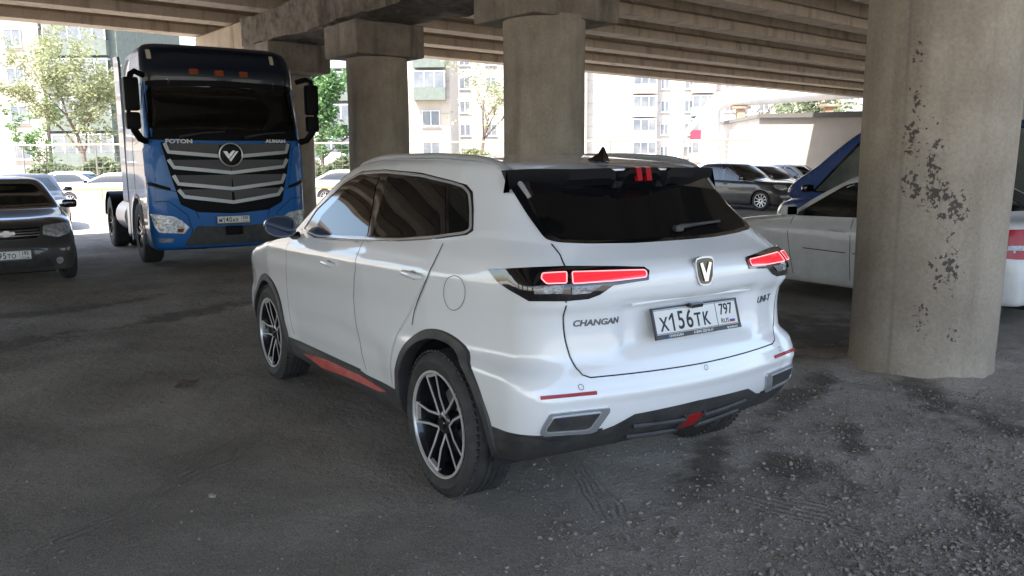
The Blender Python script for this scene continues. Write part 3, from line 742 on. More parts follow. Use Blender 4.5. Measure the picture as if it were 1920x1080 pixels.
# --- spoiler
def ex(y): return -0.462+0.165*(abs(y)/.62)**2
vs = []; fs = []; n = 48; prof_n = 5
for i in range(n+1):
    y = -.63+1.26*i/n; x1 = ex(y); zt = 1.594-.020*(abs(y)/.62)**2; x0 = x1+.17; h0 = sb.top(x0, y)[0]
    h1 = sb.rear(y, zt-.055)[0]
    vs += [(x0, y, h0.z+.001), (x1+.07, y, (h0.z*.25+zt*.75)), (x1+.030, y, zt-.002), (x1+.028, y, zt-.010)]
for i in range(n):
    for k in range(3): fs.append((i*4+k, i*4+k+1, (i+1)*4+k+1, (i+1)*4+k))
MB().add(vs, fs).build('spoiler_top', M['white'], suv, smooth=True)
vs = []; fs = []
for i in range(n+1):
    y = -.665+1.33*i/n; x1 = ex(y); zt = 1.590-.020*(abs(y)/.62)**2+(.010 if abs(y) > .17 or abs(y) < .11 else -.006)+.014*float(sstep(.3, .6, abs(y)))
    a = abs(y); cen = 1.0 if a < .115 else (0.35 if a < .165 else 1.0); th = (.078+.024*(a/.62)**2) if a > .165 else .050
    dx = .0 if a < .115 else (.028 if a < .165 else .004)
    h1 = sb.rear(max(-.62, min(.62, y)), zt-.085)
    xb = h1[0].x-.004 if h1 else x1+.1
    vs += [(x1+.05, y, zt-.002), (x1+.001+dx, y, zt-.004), (x1+.006+dx, y, zt-th*.6), (x1+.03+dx*.5, y, zt-th), (xb, y, zt-.080-.02*float(sstep(.3, .6, a)))]
for i in range(n):
    for k in range(4): fs.append((i*5+k, i*5+k+1, (i+1)*5+k+1, (i+1)*5+k))
fs += [tuple(range(5)), tuple(n*5+k for k in range(4, -1, -1))]
MB().add(vs, fs).build('spoiler', M['matte'], suv, smooth=True, sharp=25)
mb = MB()
for yy in (0.030, -0.030):
    x1 = ex(yy)
    mb.add([(x1-.004, yy+.020+.01, 1.598), (x1-.004, yy-.012+.01, 1.598), (x1+.012, yy-.030, 1.535), (x1+.012, yy+.002, 1.535), (x1+.03, yy+.020+.01, 1.600), (x1+.03, yy-.012+.01, 1.600), (x1+.03, yy-.030, 1.53), (x1+.03, yy+.002, 1.53)],
           [(0, 1, 2, 3), (4, 5, 1, 0), (1, 5, 6, 2), (3, 2, 6, 7), (4, 0, 3, 7)])
mb.build('spoiler_stripe', M['redglass'], suv)
# fin aerial, rails, wiper
t0 = sb.top(-0.09, 0)[0]; mb = MB()
pr = [(-.085, 0), (-.075, .030), (-.060, .072), (-.052, .073), (-.030, .040), (.02, .018), (.075, 0)]
vs = []; fs = []
for sg in (1, -1):
    for a, b in pr: vs.append((t0.x+a, sg*max(.002, .022*(1-b/.085)), t0.z+b-.004))
k = len(pr); fs = [tuple(range(k)), tuple(range(2*k-1, k-1, -1))]+[(i, i+1, k+i+1, k+i) for i in range(k-1)]
MB().add(vs, fs).build('roof_aerial', M['gloss'], suv, smooth=True, sharp=50)
for sg in (1, -1):
    pts = []; mb = MB()
    for i in range(25):
        x = -.36+1.86*i/24; yy = sg*(.600+.03*min(1, (x+.36)/.6)); h_ = sb.top(x, yy)[0]; e_ = min(i, 24-i)/5.0
        pts.append((x, yy, h_.z+.002+.012*min(1, e_)))
    mb.tube(pts, [.010]+[.014]*23+[.010], 8); mb.build('roof_rail', M['rail'], suv, smooth=True)
mb = MB(); a = C(1268, 434); b_ = C(1345, 420)
mb.tube([a[0]+a[1]*.03, (a[0]+b_[0])/2+a[1]*.025, b_[0]+b_[1]*.02], [.012, .008, .006], 8); mb.box(a[0]+a[1]*.02, (.03, .05, .03), bev=.008)
mb.build('rear_wiper', M['plastic'], suv, smooth=True)
# --- mirrors
def suv_mirror(sg):
    c = Vector((1.96, sg*1.02, 1.22)); mb = MB(); n1, n2 = 14, 20; vs = []; fs = []
    for i in range(n1+1):
        t = i/n1; x = .095*math.sin(math.pi/2*t)          # bulges forward
        k = math.sqrt(max(0, 1-t*t*.98))
        for j in range(n2):
            a = 2*math.pi*j/n2; cs, sn = math.cos(a), math.sin(a)
            yy = .108*(abs(cs)**.75)*(1 if cs > 0 else -1)*k; zz_ = .074*(abs(sn)**.8)*(1 if sn > 0 else -1)*k*(1.0-.25*(cs > 0)*abs(cs))
            vs.append((c.x+x, c.y+sg*yy, c.z+zz_+.01*cs))
    for i in range(n1):
        for j in range(n2): fs.append((i*n2+j, i*n2+(j+1) % n2, (i+1)*n2+(j+1) % n2, (i+1)*n2+j))
    fs.append(tuple(range(n2))); m = MB().add(vs, fs).build('door_mirror', M['gloss'], suv, smooth=True)
    g = MB(); P2 = [(c.y+sg*.095*(abs(math.cos(R(a)))**.75)*(1 if math.cos(R(a)) > 0 else -1), c.z+.062*(abs(math.sin(R(a)))**.8)*(1 if math.sin(R(a)) > 0 else -1)+.01*math.cos(R(a))) for a in range(0, 360, 15)]
    g.prism(P2, c.x-.004, c.x+.001, 'x'); g.build('mirror_glass', M['mirror'], m)
    ar = MB(); ar.tube([(c.x+.03, c.y-sg*.07, c.z-.055), (c.x+.04, sg*.93, c.z-.075), (c.x+.05, sg*.885, c.z-.07)], [.022, .020, .03], 8); ar.build('mirror_arm', M['gloss'], m, smooth=True)
M['mirror'] = mat('mirror_glass', (0.035, 0.038, 0.05), 0.02, metal=1.0)
suv_mirror(1); suv_mirror(-1)
# --- front end
FR = sb.front
sb.patch('grille', rnd([(-.62, .78), (-.52, .40), (.52, .40), (.62, .78)], .08), FR, M['plastic'], suv, off=.005, grid=.05)
for sg in (1, -1):
    sb.patch('headlight', [(sg*.60, .78), (sg*.62, .845), (sg*.80, .86), (sg*.82, .80)], FR, M['lampglass'], suv, off=.006, grid=.03)
fwp = [(-.62, 1.17), (-.55, 1.50), (.55, 1.50), (.62, 1.17)]
sb.patch('windscreen', rnd([(-.74, 1.155), (-.60, 1.53), (0, 1.56), (.60, 1.53), (.74, 1.155)], .05), FR, M['glass'], suv, off=.005, grid=.05)
mb = MB(); mb.box2((-.40, -.56, .28), (3.2, .56, .36)); mb.build('underbody', M['under'], suv)

# ================================================================== the place
U = Vector((math.cos(R(6.5)), math.sin(R(6.5)), 0)); V = Vector((math.sin(R(6.5)), -math.cos(R(6.5)), 0))   # across / along the bridge
def uv(u, v, z=0.0): return Vector((U.x*u+V.x*v, U.y*u+V.y*v, z))
BR = math.radians(6.5)                                   # local X = U, local Y = -V
def uvbox(mb, u0, u1, v0, v1, z0, z1, mi=0, bev=0.0):
    mb.box(uv((u0+u1)/2, (v0+v1)/2, (z0+z1)/2), (abs(u1-u0), abs(v1-v0), abs(z1-z0)), BR, mi, bev)
def nodes(m): t = m.node_tree; return t, t.nodes, t.links, t.nodes['Principled BSDF']
def concrete(name, c1, c2, c3=(0.05, 0.045, 0.04), scale=2.2, stain=0.5, streak=True, bump=0.5, patch=0.0, bscale=28):
    m = mat(name, c1, 0.88); t, n, l, b = nodes(m)
    tc = n.new('ShaderNodeTexCoord')
    def nz(sc, det=8, vec=None, ro=.6):
        q = n.new('ShaderNodeTexNoise'); q.inputs['Scale'].default_value = sc; q.inputs['Detail'].default_value = det; q.inputs['Roughness'].default_value = ro
        l.new(vec or tc.outputs['Object'], q.inputs['Vector']); return q
    def ramp(src, p0, p1, a=(0, 0, 0, 1), b_=(1, 1, 1, 1)):
        r_ = n.new('ShaderNodeValToRGB'); r_.color_ramp.elements[0].position = p0; r_.color_ramp.elements[1].position = p1
        r_.color_ramp.elements[0].color = a; r_.color_ramp.elements[1].color = b_; l.new(src, r_.inputs[0]); return r_
    r1 = ramp(nz(scale).outputs['Fac'], .32, .7, (*c1, 1), (*c2, 1))
    mp = n.new('ShaderNodeMapping'); mp.inputs['Scale'].default_value = (1, 1, 0.12); l.new(tc.outputs['Object'], mp.inputs[0])
    st = ramp(nz(3.2, 6, mp.outputs[0]).outputs['Fac'], .52, .74)
    fine = ramp(nz(38, 5).outputs['Fac'], .3, .75, (.82, .82, .82, 1), (1.1, 1.1, 1.1, 1))
    mx = n.new('ShaderNodeMix'); mx.data_type = 'RGBA'; mul = n.new('ShaderNodeMath'); mul.operation = 'MULTIPLY'; mul.inputs[1].default_value = stain if streak else 0
    l.new(st.outputs[0], mul.inputs[0]); l.new(mul.outputs[0], mx.inputs[0]); l.new(r1.outputs[0], mx.inputs[6]); mx.inputs[7].default_value = (*c3, 1)
    m2 = n.new('ShaderNodeMix'); m2.data_type = 'RGBA'; m2.blend_type = 'MULTIPLY'; m2.inputs[0].default_value = 1; l.new(mx.outputs[2], m2.inputs[6]); l.new(fine.outputs[0], m2.inputs[7])
    out = m2.outputs[2]
    l.new(out, b.inputs['Base Color'])
    b1 = nz(bscale, 8, None, .65); bp = n.new('ShaderNodeBump'); bp.inputs['Strength'].default_value = bump; bp.inputs['Distance'].default_value = 0.02
    l.new(b1.outputs['Fac'], bp.inputs['Height']); l.new(bp.outputs[0], b.inputs['Normal'])
    m['_out'] = 0
    return m
M['conc'] = concrete('concrete_pillar', (0.31, 0.265, 0.21), (0.43, 0.375, 0.305), stain=.35)
M['girder'] = concrete('concrete_girder', (0.48, 0.395, 0.295), (0.62, 0.515, 0.395), (0.12, 0.09, 0.065), stain=.6, bump=.25)
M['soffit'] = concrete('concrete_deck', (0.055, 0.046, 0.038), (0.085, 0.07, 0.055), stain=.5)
M['rough'] = concrete('concrete_rough', (0.10, 0.085, 0.068), (0.24, 0.205, 0.165), (0.03, 0.027, 0.022), scale=5, stain=.7, bump=1.0, bscale=9)
M['capm'] = concrete('concrete_capital', (0.19, 0.165, 0.135), (0.34, 0.30, 0.24), (0.05, 0.04, 0.035), scale=3, stain=.8, bump=.6)

# ------------------------------------------------------------------ ground
def ground_mat():
    m = mat('ground_dust', (0.1, 0.1, 0.1), 0.95); t, n, l, b = nodes(m)
    tc = n.new('ShaderNodeTexCoord'); P = tc.outputs['Object']
    def nz(sc, det=8, vec=None, ro=.6, dist=0):
        q = n.new('ShaderNodeTexNoise'); q.inputs['Scale'].default_value = sc; q.inputs['Detail'].default_value = det; q.inputs['Roughness'].default_value = ro; q.inputs['Distortion'].default_value = dist
        l.new(vec or P, q.inputs['Vector']); return q.outputs['Fac']
    def ramp(src, p0, p1, a=(0, 0, 0, 1), b_=(1, 1, 1, 1)):
        r_ = n.new('ShaderNodeValToRGB'); r_.color_ramp.elements[0].position = p0; r_.color_ramp.elements[1].position = p1
        r_.color_ramp.elements[0].color = a; r_.color_ramp.elements[1].color = b_; l.new(src, r_.inputs[0]); return r_.outputs[0]
    def mix(f, a, c, bl='MIX'):
        x = n.new('ShaderNodeMix'); x.data_type = 'RGBA'; x.blend_type = bl
        for v, i in ((f, 0), (a, 6), (c, 7)):
            if isinstance(v, (int, float)): x.inputs[i].default_value = v
            elif isinstance(v, tuple): x.inputs[i].default_value = v
            else: l.new(v, x.inputs[i])
        return x.outputs[2]
    def math_(op, a, c=None, clamp=False):
        x = n.new('ShaderNodeMath'); x.operation = op; x.use_clamp = clamp
        for v, i in ((a, 0), (c, 1)):
            if v is None: continue
            if isinstance(v, (int, float)): x.inputs[i].default_value = v
            else: l.new(v, x.inputs[i])
        return x.outputs[0]
    dirt = ramp(nz(0.9, 9, None, .62, .4), .34, .68, (0.21, 0.180, 0.143, 1), (0.41, 0.360, 0.300, 1))
    # greyer, paler crushed-stone zone to the right of the car
    sp = n.new('ShaderNodeSeparateXYZ'); l.new(P, sp.inputs[0])
    side = n.new('ShaderNodeMapRange'); side.inputs[1].default_value = 1.6; side.inputs[2].default_value = -0.8; l.new(sp.outputs['Y'], side.inputs[0])
    nr = n.new('ShaderNodeMapRange'); nr.inputs[1].default_value = 2.8; nr.inputs[2].default_value = -0.3; l.new(sp.outputs['X'], nr.inputs[0])
    near = math_('MULTIPLY', side.outputs[0], nr.outputs[0], True)
    pale = ramp(nz(1.4, 9, None, .66), .33, .66, (0.33, 0.288, 0.236, 1), (0.60, 0.535, 0.455, 1))
    col = mix(math_('MULTIPLY', near, 0.92), dirt, pale)
    # dark oil / damp stains
    def spot(x, y, rx, ry, ang):
        mp = n.new('ShaderNodeMapping'); mp.vector_type = 'TEXTURE'; mp.inputs['Location'].default_value = (x, y, 0); mp.inputs['Rotation'].default_value = (0, 0, ang); mp.inputs['Scale'].default_value = (rx, ry, 1)
        l.new(P, mp.inputs[0]); ln = n.new('ShaderNodeVectorMath'); ln.operation = 'LENGTH'
        fl = n.new('ShaderNodeVectorMath'); fl.operation = 'MULTIPLY'; fl.inputs[1].default_value = (1, 1, 0); l.new(mp.outputs[0], fl.inputs[0]); l.new(fl.outputs[0], ln.inputs[0]); return ln.outputs['Value']
    wob = nz(2.6, 8, None, .7)
    acc = None
    for a in SPOTS:
        d_ = math_('ADD', spot(*a), math_('MULTIPLY', math_('SUBTRACT', wob, .5), 3.6)); k = ramp(d_, .35, 1.05, (1, 1, 1, 1), (0, 0, 0, 1))
        acc = k if acc is None else math_('MAXIMUM', acc, k)
    col = mix(math_('MULTIPLY', acc, .85), col, (0.115, 0.092, 0.066, 1))
    # large tone drift, small grit
    col = mix(1.0, col, ramp(nz(.25, 5), .3, .7, (.78, .77, .76, 1), (1.15, 1.15, 1.16, 1)), 'MULTIPLY')
    grit = nz(120, 3, None, .7); col = mix(1.0, col, ramp(grit, .33, .72, (.55, .55, .55, 1), (1.45, 1.45, 1.46, 1)), 'MULTIPLY')
    vo = n.new('ShaderNodeTexVoronoi'); vo.inputs['Scale'].default_value = 55; l.new(P, vo.inputs['Vector'])
    peb = ramp(vo.outputs['Distance'], .12, .34, (1, 1, 1, 1), (0, 0, 0, 1)); sel = ramp(nz(3.1, 6), .50, .62)
    pm = math_('MULTIPLY', peb, math_('MULTIPLY', sel, math_('ADD', math_('MULTIPLY', near, .8), .12)))
    col = mix(math_('MULTIPLY', pm, .45), col, (0.50, 0.48, 0.46, 1))
    l.new(col, b.inputs['Base Color'])
    h = math_('ADD', math_('MULTIPLY', grit, .25), math_('ADD', math_('ADD', math_('MULTIPLY', nz(4.5, 7, None, .6), 2.4), math_('MULTIPLY', nz(22, 8, None, .7), 1.0)), math_('MULTIPLY', pm, .8)))
    # tyre prints: parallel ridges inside bands
    for (ax, ay, bx, by, wd, fr) in TRACKS:
        L_ = math.hypot(bx-ax, by-ay); dx, dy = (bx-ax)/L_, (by-ay)/L_
        wq = math_('MULTIPLY', math_('SUBTRACT', nz(1.1, 2), .5), .35)
        al = math_('ADD', math_('MULTIPLY', math_('SUBTRACT', sp.outputs['X'], ax), dx), math_('MULTIPLY', math_('SUBTRACT', sp.outputs['Y'], ay), dy))
        ac = math_('ADD', math_('ADD', math_('MULTIPLY', math_('SUBTRACT', sp.outputs['X'], ax), -dy), math_('MULTIPLY', math_('SUBTRACT', sp.outputs['Y'], ay), dx)), wq)
        m1 = math_('MULTIPLY', math_('SUBTRACT', wd, math_('ABSOLUTE', ac)), 30, True)
        m2 = math_('MULTIPLY', math_('MULTIPLY', al, 4, True), math_('MULTIPLY', math_('SUBTRACT', L_, al), 4, True))
        mk_ = math_('MULTIPLY', math_('MULTIPLY', m1, m2), ramp(nz(1.7, 5), .40, .60))
        rd = math_('SINE', math_('MULTIPLY', ac, fr)); h = math_('ADD', h, math_('MULTIPLY', math_('MULTIPLY', rd, mk_), .45))
    bp = n.new('ShaderNodeBump'); bp.inputs['Strength'].default_value = 1.0; bp.inputs['Distance'].default_value = 0.03; l.new(h, bp.inputs['Height']); l.new(bp.outputs[0], b.inputs['Normal'])
    return m
PC = (0.139, -3.485); PR = 0.520
def gp(px, py): p = on_z(px, py); return p.x, p.y
SPOTS = []
TRACKS = []
for (a, b, wd, fr) in (((1060, 860), (1210, 1000), .10, 190), ((1290, 900), (1900, 1075), .13, 150), ((1640, 930), (1990, 1060), .10, 160), ((40, 590), (560, 545), .3, 60), ((500, 800), (60, 1060), .12, 120)):
    TRACKS.append((*gp(*a), *gp(*b), wd, fr))
for (px, py, rx, ry, a) in ((1330, 870, .55, .17, -.9), (1480, 880, .40, .22, -.5), (1590, 905, .34, .13, -.5), (1600, 830, .45, .10, -.9), (1750, 750, .75, .18, -.7), (1860, 790, .5, .16, -.6), (1500, 740, 1.0, .16, -1.2),
                            (380, 580, 1.5, .3, -1.1), (120, 580, 1.6, .35, -1.3), (60, 640, .8, .3, -1.0), (700, 600, 1.2, .6, .1), (1850, 960, .35, .14, -.7), (1500, 620, 1.8, 1.1, 0.)):
    SPOTS.append((*gp(px, py), rx, ry, a))
M['ground'] = ground_mat()
# sheet: fine and uneven near the camera, coarse to the horizon
def gh(x, y):
    return 0.012*math.sin(x*1.7+1.3*math.sin(y*1.1))*math.cos(y*1.9+.7*x)+0.006*math.sin(5.1*x+3.3*y)*math.sin(4.3*y-2.1*x)
xs = sorted(set([-900, -400, -150, -60, -25, -12]+[round(-8+.16*i, 3) for i in range(150)]+[18, 21, 25, 30, 36, 45, 60, 90, 150, 300, 600, 1200]))
ys = sorted(set([-1200, -600, -300, -150, -90, -60, -45, -36, -30, -25, -20, -16]+[round(-13+.16*i, 3) for i in range(120)]+[7, 9, 12, 16, 25, 40, 80, 150, 300, 700]))
vs = [(x, y, (gh(x, y)-.004 if -8 <= x <= 16 and -13 <= y <= 6 else 0)*(1 if (abs(y) > 1.15 or x < -.6 or x > 3.3) else .25)) for x in xs for y in ys]
ny = len(ys); fs = [(i*ny+j, (i+1)*ny+j, (i+1)*ny+j+1, i*ny+j+1) for i in range(len(xs)-1) for j in range(ny-1)]
g = pyd('ground', vs, fs, M['ground'], smooth=True); meta(g, kind='structure')
# loose stones
random.seed(11)
ico = []
bm = bmesh.new(); bmesh.ops.create_icosphere(bm, subdivisions=1, radius=1); iv = [v.co.copy() for v in bm.verts]; fi = [[v.index for v in f.verts] for f in bm.faces]; bm.free()
mb = MB()
def stone(mb, x, y, s):
    a = random.random()*6.28; q = Matrix.Rotation(a, 3, 'Z') @ Matrix.Rotation(random.random()*1.2, 3, 'X'); k = [random.uniform(.6, 1.3), random.uniform(.5, 1.1), random.uniform(.35, .8)]
    J = [Vector([c*random.uniform(.75, 1.2) for c in v]) for v in iv]
    mb.add([q @ Vector((v.x*k[0]*s, v.y*k[1]*s, v.z*k[2]*s))+Vector((x, y, gh(x, y)+s*.15)) for v in J], fi)
OV = [Vector(v) for v in ((1, 0, 0), (0, 1, 0), (-1, 0, 0), (0, -1, 0), (0, 0, 1))]; OF = [(0, 1, 4), (1, 2, 4), (2, 3, 4), (3, 0, 4)]
def pebble(mb, x, y, s):
    a = random.random()*6.28; c, q = math.cos(a), math.sin(a); k = random.uniform(.6, 1.5); z0 = gh(x, y)-.006
    mb.add([(x+(v.x*c*k-v.y*q)*s*random.uniform(.7, 1.2), y+(v.x*q*k+v.y*c)*s*random.uniform(.7, 1.2), z0+(v.z*random.uniform(.5, 1.1)*s+.004 if v.z else 0)) for v in OV], OF)
for i in range(26000):
    k = random.random()
    if k < .92:
        px = random.uniform(1000, 1960); py = random.uniform(680, 1100)
        if random.random() > .12+.88*((px-950)/950)**1.2: continue
    else: px, py = random.uniform(-20, 1500), random.uniform(540, 1100)
    x, y = gp(px, py)
    if (x-PC[0])**2+(y-PC[1])**2 < .29: continue
    s = min(.014, .0028*random.paretovariate(2.0))*(1 if k < .92 else .7)
    if s > .006: stone(mb, x, y, s)
    else: pebble(mb, x, y, s*1.25)
for i in range(500):                                        # rubble round the nearest pillar
    a = random.uniform(2.2, 6.2); d = .60+abs(random.gauss(0, .16)); stone(mb, PC[0]+d*math.cos(a), PC[1]+d*math.sin(a), random.uniform(.004, .016))
M['stone'] = mat('stones', (0.25, 0.24, 0.22), 0.95); t, n, l, b = nodes(M['stone']); q1 = n.new('ShaderNodeNewGeometry'); q2 = n.new('ShaderNodeValToRGB'); q2.color_ramp.elements[0].color = (0.14, 0.122, 0.10, 1); q2.color_ramp.elements[1].color = (0.30, 0.275, 0.24, 1); q2.color_ramp.elements[1].position = 1; q3 = q2.color_ramp.elements.new(.75); q3.color = (0.24, 0.215, 0.185, 1)
l.new(q1.outputs['Random Per Island'], q2.inputs[0]); l.new(q2.outputs[0], b.inputs['Base Color'])
st = mb.build('gravel', M['stone']); meta(st, 'loose grey stones scattered over the dirt', 'gravel', kind='stuff')

# ------------------------------------------------------------------ bridge
def pillar(px, label, x, y, r, ztop, wear=False, n=64, taper=0.0):
    vs = []; fs = []; zs = [-.1, 0, .03, .06, .1]+[.1+(ztop-.1)*(i+1)/24 for i in range(24)]
    for z in zs:
        flare = .014*max(0, 1-z/.10)
        for k in range(n):
            a = 2*math.pi*k/n; rr = r+flare*(1+.5*math.sin(3*a+1))+.004*math.sin(5*a+2*z)+.003*math.sin(11*a-z*3)
            if wear: rr += .009*z
            lx, ly = (-.0082*z, -.0126*z) if wear else (0, 0)
            vs.append((rr*math.cos(a)+lx, rr*math.sin(a)+ly, z))
    for i in range(len(zs)-1):
        for k in range(n): fs.append((i*n+k, i*n+(k+1) % n, (i+1)*n+(k+1) % n, (i+1)*n+k))
    e = thing('bridge_pillar', label, 'pillar', (x, y, 0), 0, 'round concrete pillars under the overpass')
    pyd('shaft', vs, fs, M['pillar1'] if wear else M['conc'], e, smooth=True)
    return e
def worn_mat():
    m = concrete('concrete_pillar_worn', (0.29, 0.243, 0.188), (0.40, 0.345, 0.275), (0.15, 0.125, 0.10), scale=1.8, stain=.5, bump=.35)
    t, n, l, b = nodes(m); src = b.inputs['Base Color'].links[0].from_socket; tc = n.new('ShaderNodeTexCoord')
    # torn remains of black posters in two vertical bands facing the camera
    spx = n.new('ShaderNodeSeparateXYZ'); l.new(tc.outputs['Object'], spx.inputs[0])
    at2 = n.new('ShaderNodeMath'); at2.operation = 'ARCTAN2'; l.new(spx.outputs['Y'], at2.inputs[0]); l.new(spx.outputs['X'], at2.inputs[1])
    def mth(op, a, c=None, cl=False):
        x = n.new('ShaderNodeMath'); x.operation = op; x.use_clamp = cl
        for v, i in ((a, 0), (c, 1)):
            if v is None: continue
            if isinstance(v, (int, float)): x.inputs[i].default_value = v
            else: l.new(v, x.inputs[i])
        return x.outputs[0]
    th = at2.outputs[0]; z = spx.outputs['Z']
    def blob(t0, z0, rt, rz):
        a = mth('DIVIDE', mth('SUBTRACT', th, t0), rt); c = mth('DIVIDE', mth('SUBTRACT', z, z0), rz)
        return mth('SQRT', mth('ADD', mth('MULTIPLY', a, a), mth('MULTIPLY', c, c)))
    nzn = n.new('ShaderNodeTexNoise'); nzn.inputs['Scale'].default_value = 26; nzn.inputs['Detail'].default_value = 6; nzn.inputs['Roughness'].default_value = .65; l.new(tc.outputs['Object'], nzn.inputs['Vector'])
    w_ = mth('MULTIPLY', mth('SUBTRACT', nzn.outputs['Fac'], .5), 7.5)
    acc = None
    for bl in WEAR:
        k = mth('ADD', blob(*bl[:4]), w_); k = mth('MULTIPLY', mth('SUBTRACT', bl[4]*.52, k), 7, True)
        acc = k if acc is None else mth('MAXIMUM', acc, k)
    mx = n.new('ShaderNodeMix'); mx.data_type = 'RGBA'; l.new(mth('MULTIPLY', acc, .92), mx.inputs[0]); l.new(src, mx.inputs[6]); mx.inputs[7].default_value = (0.058, 0.044, 0.040, 1)
    # dark vertical seam of the formwork
    sm = mth('MULTIPLY', mth('ABSOLUTE', mth('SUBTRACT', th, SEAM)), 1.0); sk = mth('SUBTRACT', 1.0, mth('MULTIPLY', sm, 22), True)
    n2 = n.new('ShaderNodeTexNoise'); n2.inputs['Scale'].default_value = 5; n2.inputs['Detail'].default_value = 7; l.new(tc.outputs['Object'], n2.inputs['Vector'])
    sk = mth('MULTIPLY', mth('MULTIPLY', sk, n2.outputs['Fac']), .75)
    m3 = n.new('ShaderNodeMix'); m3.data_type = 'RGBA'; l.new(sk, m3.inputs[0]); l.new(mx.outputs[2], m3.inputs[6]); m3.inputs[7].default_value = (0.13, 0.12, 0.105, 1)
    l.new(m3.outputs[2], b.inputs['Base Color']); return m
def cyl(px, py):                                            # pillar surface point seen at a pixel -> (theta, z)
    d = ray(px, py); ox, oy = CO[0]-PC[0], CO[1]-PC[1]; A_ = d[0]**2+d[1]**2; B_ = ox*d[0]+oy*d[1]; C_ = ox*ox+oy*oy-PR*PR
    D_ = B_*B_-A_*C_
    tt = (-B_-math.sqrt(max(D_, 0)))/A_; p = CO+d*tt; return math.atan2(p[1]-PC[1], p[0]-PC[0]), p[2]
WEAR = []
for (px, py, rx, ry, k) in ((1722, 190, 18, 40, .35), (1712, 255, 20, 50, .55), (1755, 265, 16, 45, .45), (1708, 345, 18, 30, .8), (1748, 320, 14, 50, .8), (1752, 365, 22, 22, 1.35), (1790, 390, 26, 28, 1.3), (1715, 355, 14, 26, .9),
                            (1783, 440, 10, 26, .5), (1778, 505, 18, 32, 1.2), (1762, 525, 16, 20, .8), (1745, 500, 6, 10, .6), (1728, 600, 18, 26, .55), (1785, 630, 10, 22, .5), (1722, 100, 14, 30, .25)):
    t0, z0 = cyl(px, py); t1, _ = cyl(px+rx, py); _, z1 = cyl(px, py-ry); WEAR.append((t0, z0, abs(t1-t0), abs(z1-z0), k))
SEAM = cyl(1690, 300)[0]
M['pillar1'] = worn_mat()
P1 = pillar(0, 'thick pale concrete pillar with torn dark poster scraps beside the SUV', PC[0], PC[1], PR, 3.62, wear=True)
p2 = at(1020, 150, 11.6); P2 = pillar(0, 'concrete pillar rising directly behind the SUV roof, second from the right', p2.x, p2.y, .575, 3.62)
p3 = at(709, 200, 15.7); P3 = pillar(0, 'concrete pillar just right of the blue truck, behind the SUV bonnet', p3.x, p3.y, .575, 3.62)
p4 = at(537, 200, 18.6); P4 = pillar(0, 'concrete pillar mostly hidden behind the blue truck', p4.x, p4.y, .575, 3.62)
def capital(par, x, y, lx, ly, z0, z1, bev=.04, m='capm', tier=None):
    mb = MB(); mb.box((0, 0, (z0+z1)/2), (lx, ly, z1-z0), BR, bev=bev)
    if tier: mb.box((0, 0, z0+(z1-z0)*.32), (lx-.02, ly-.02, (z1-z0)*.62), BR, bev=bev)
    o = mb.build('capital', M[m], par); o.location = (x-par.location.x, y-par.location.y, 0)
capital(P1, PC[0], PC[1], 1.7, 1.9, 3.6, 4.2)
capital(P2, 6.42, -4.33, 1.32, 1.62, 3.58, 4.2)
capital(P3, 11.32, -3.84, 1.22, 1.45, 3.6, 4.2)
capital(P4, 14.65, -3.25, 1.3, 1.42, 3.6, 4.2)
# soil heaped round the foot of the nearest pillar
vs = []; fs = []; nn_ = 72
for i in range(nn_):
    a = 2*math.pi*i/nn_
    for k, (dr, hz) in enumerate(((-.03, 1), (.05, .85), (.13, .45), (.24, .15), (.42, -.12))):
        hh = (.030+.016*math.sin(3*a+.5)+.007*math.sin(7*a+2)+.005*math.sin(12*a+3*math.sin(2*a)))*hz; rr = PR+dr*(1+.35*math.sin(2*a+1)+.15*math.sin(9*a))
        vs.append((PC[0]+rr*math.cos(a), PC[1]+rr*math.sin(a), hh+.002+gh(PC[0]+rr*math.cos(a), PC[1]+rr*math.sin(a))*(1 if k == 4 else .6)))
for i in range(nn_):
    for k in range(4): j = (i+1) % nn_; fs.append((i*5+k, i*5+k+1, j*5+k+1, j*5+k))
meta(pyd('soil_heap', vs, fs, M['ground'], smooth=True), kind='structure')
# rough cross beam on the pillars
mb = MB(); random.seed(5)
def lumpy(u0, u1, v0, v1, z0, z1, nu, nv, nz_, amp):
    from mathutils import noise
    def P(a, b_, c):
        p = Vector((u0+(u1-u0)*a, v0+(v1-v0)*b_, z0+(z1-z0)*c)); d = Vector(((a-.5)*.0, (b_-.5)*2, (c-.5)*2)); q = noise.noise_vector(Vector((p.x*1.5, p.y*2, p.z*3)))*amp+noise.noise_vector(Vector((p.x*6, p.y*6, p.z*7)))*amp*.5
        e = 0.6 if (abs(d.y) > .95 or abs(d.z) > .95) else 0; p2_ = p+Vector((q.x*e, q.y*e, q.z*e)); return uv(p2_.x, p2_.y, p2_.z)
    bm = bmesh.new(); bmesh.ops.create_cube(bm, size=1)
    G = {}
    def V3(i, j, k):
        if (i, j, k) not in G: G[(i, j, k)] = len(vv); vv.append(P(i/nu, j/nv, k/nz_))
        return G[(i, j, k)]
    vv = []; ff = []
    for i in range(nu):
        for j in range(nv):
            for k, o in ((0, 1), (nz_, 0)): q = [V3(i, j, k), V3(i+1, j, k), V3(i+1, j+1, k), V3(i, j+1, k)]; ff.append(tuple(q))
        for k in range(nz_):
            for j in (0, nv): ff.append((V3(i, j, k), V3(i+1, j, k), V3(i+1, j, k+1), V3(i, j, k+1)))
    for j in range(nv):
        for k in range(nz_):
            for i in (0, nu): ff.append((V3(i, j, k), V3(i, j+1, k), V3(i, j+1, k+1), V3(i, j, k+1)))
    bm.free(); return vv, ff
a, b = lumpy(-6, 15.0, 4.22, 5.72, 4.2, 4.80, 210, 14, 10, .10)
mb.add(a, b)
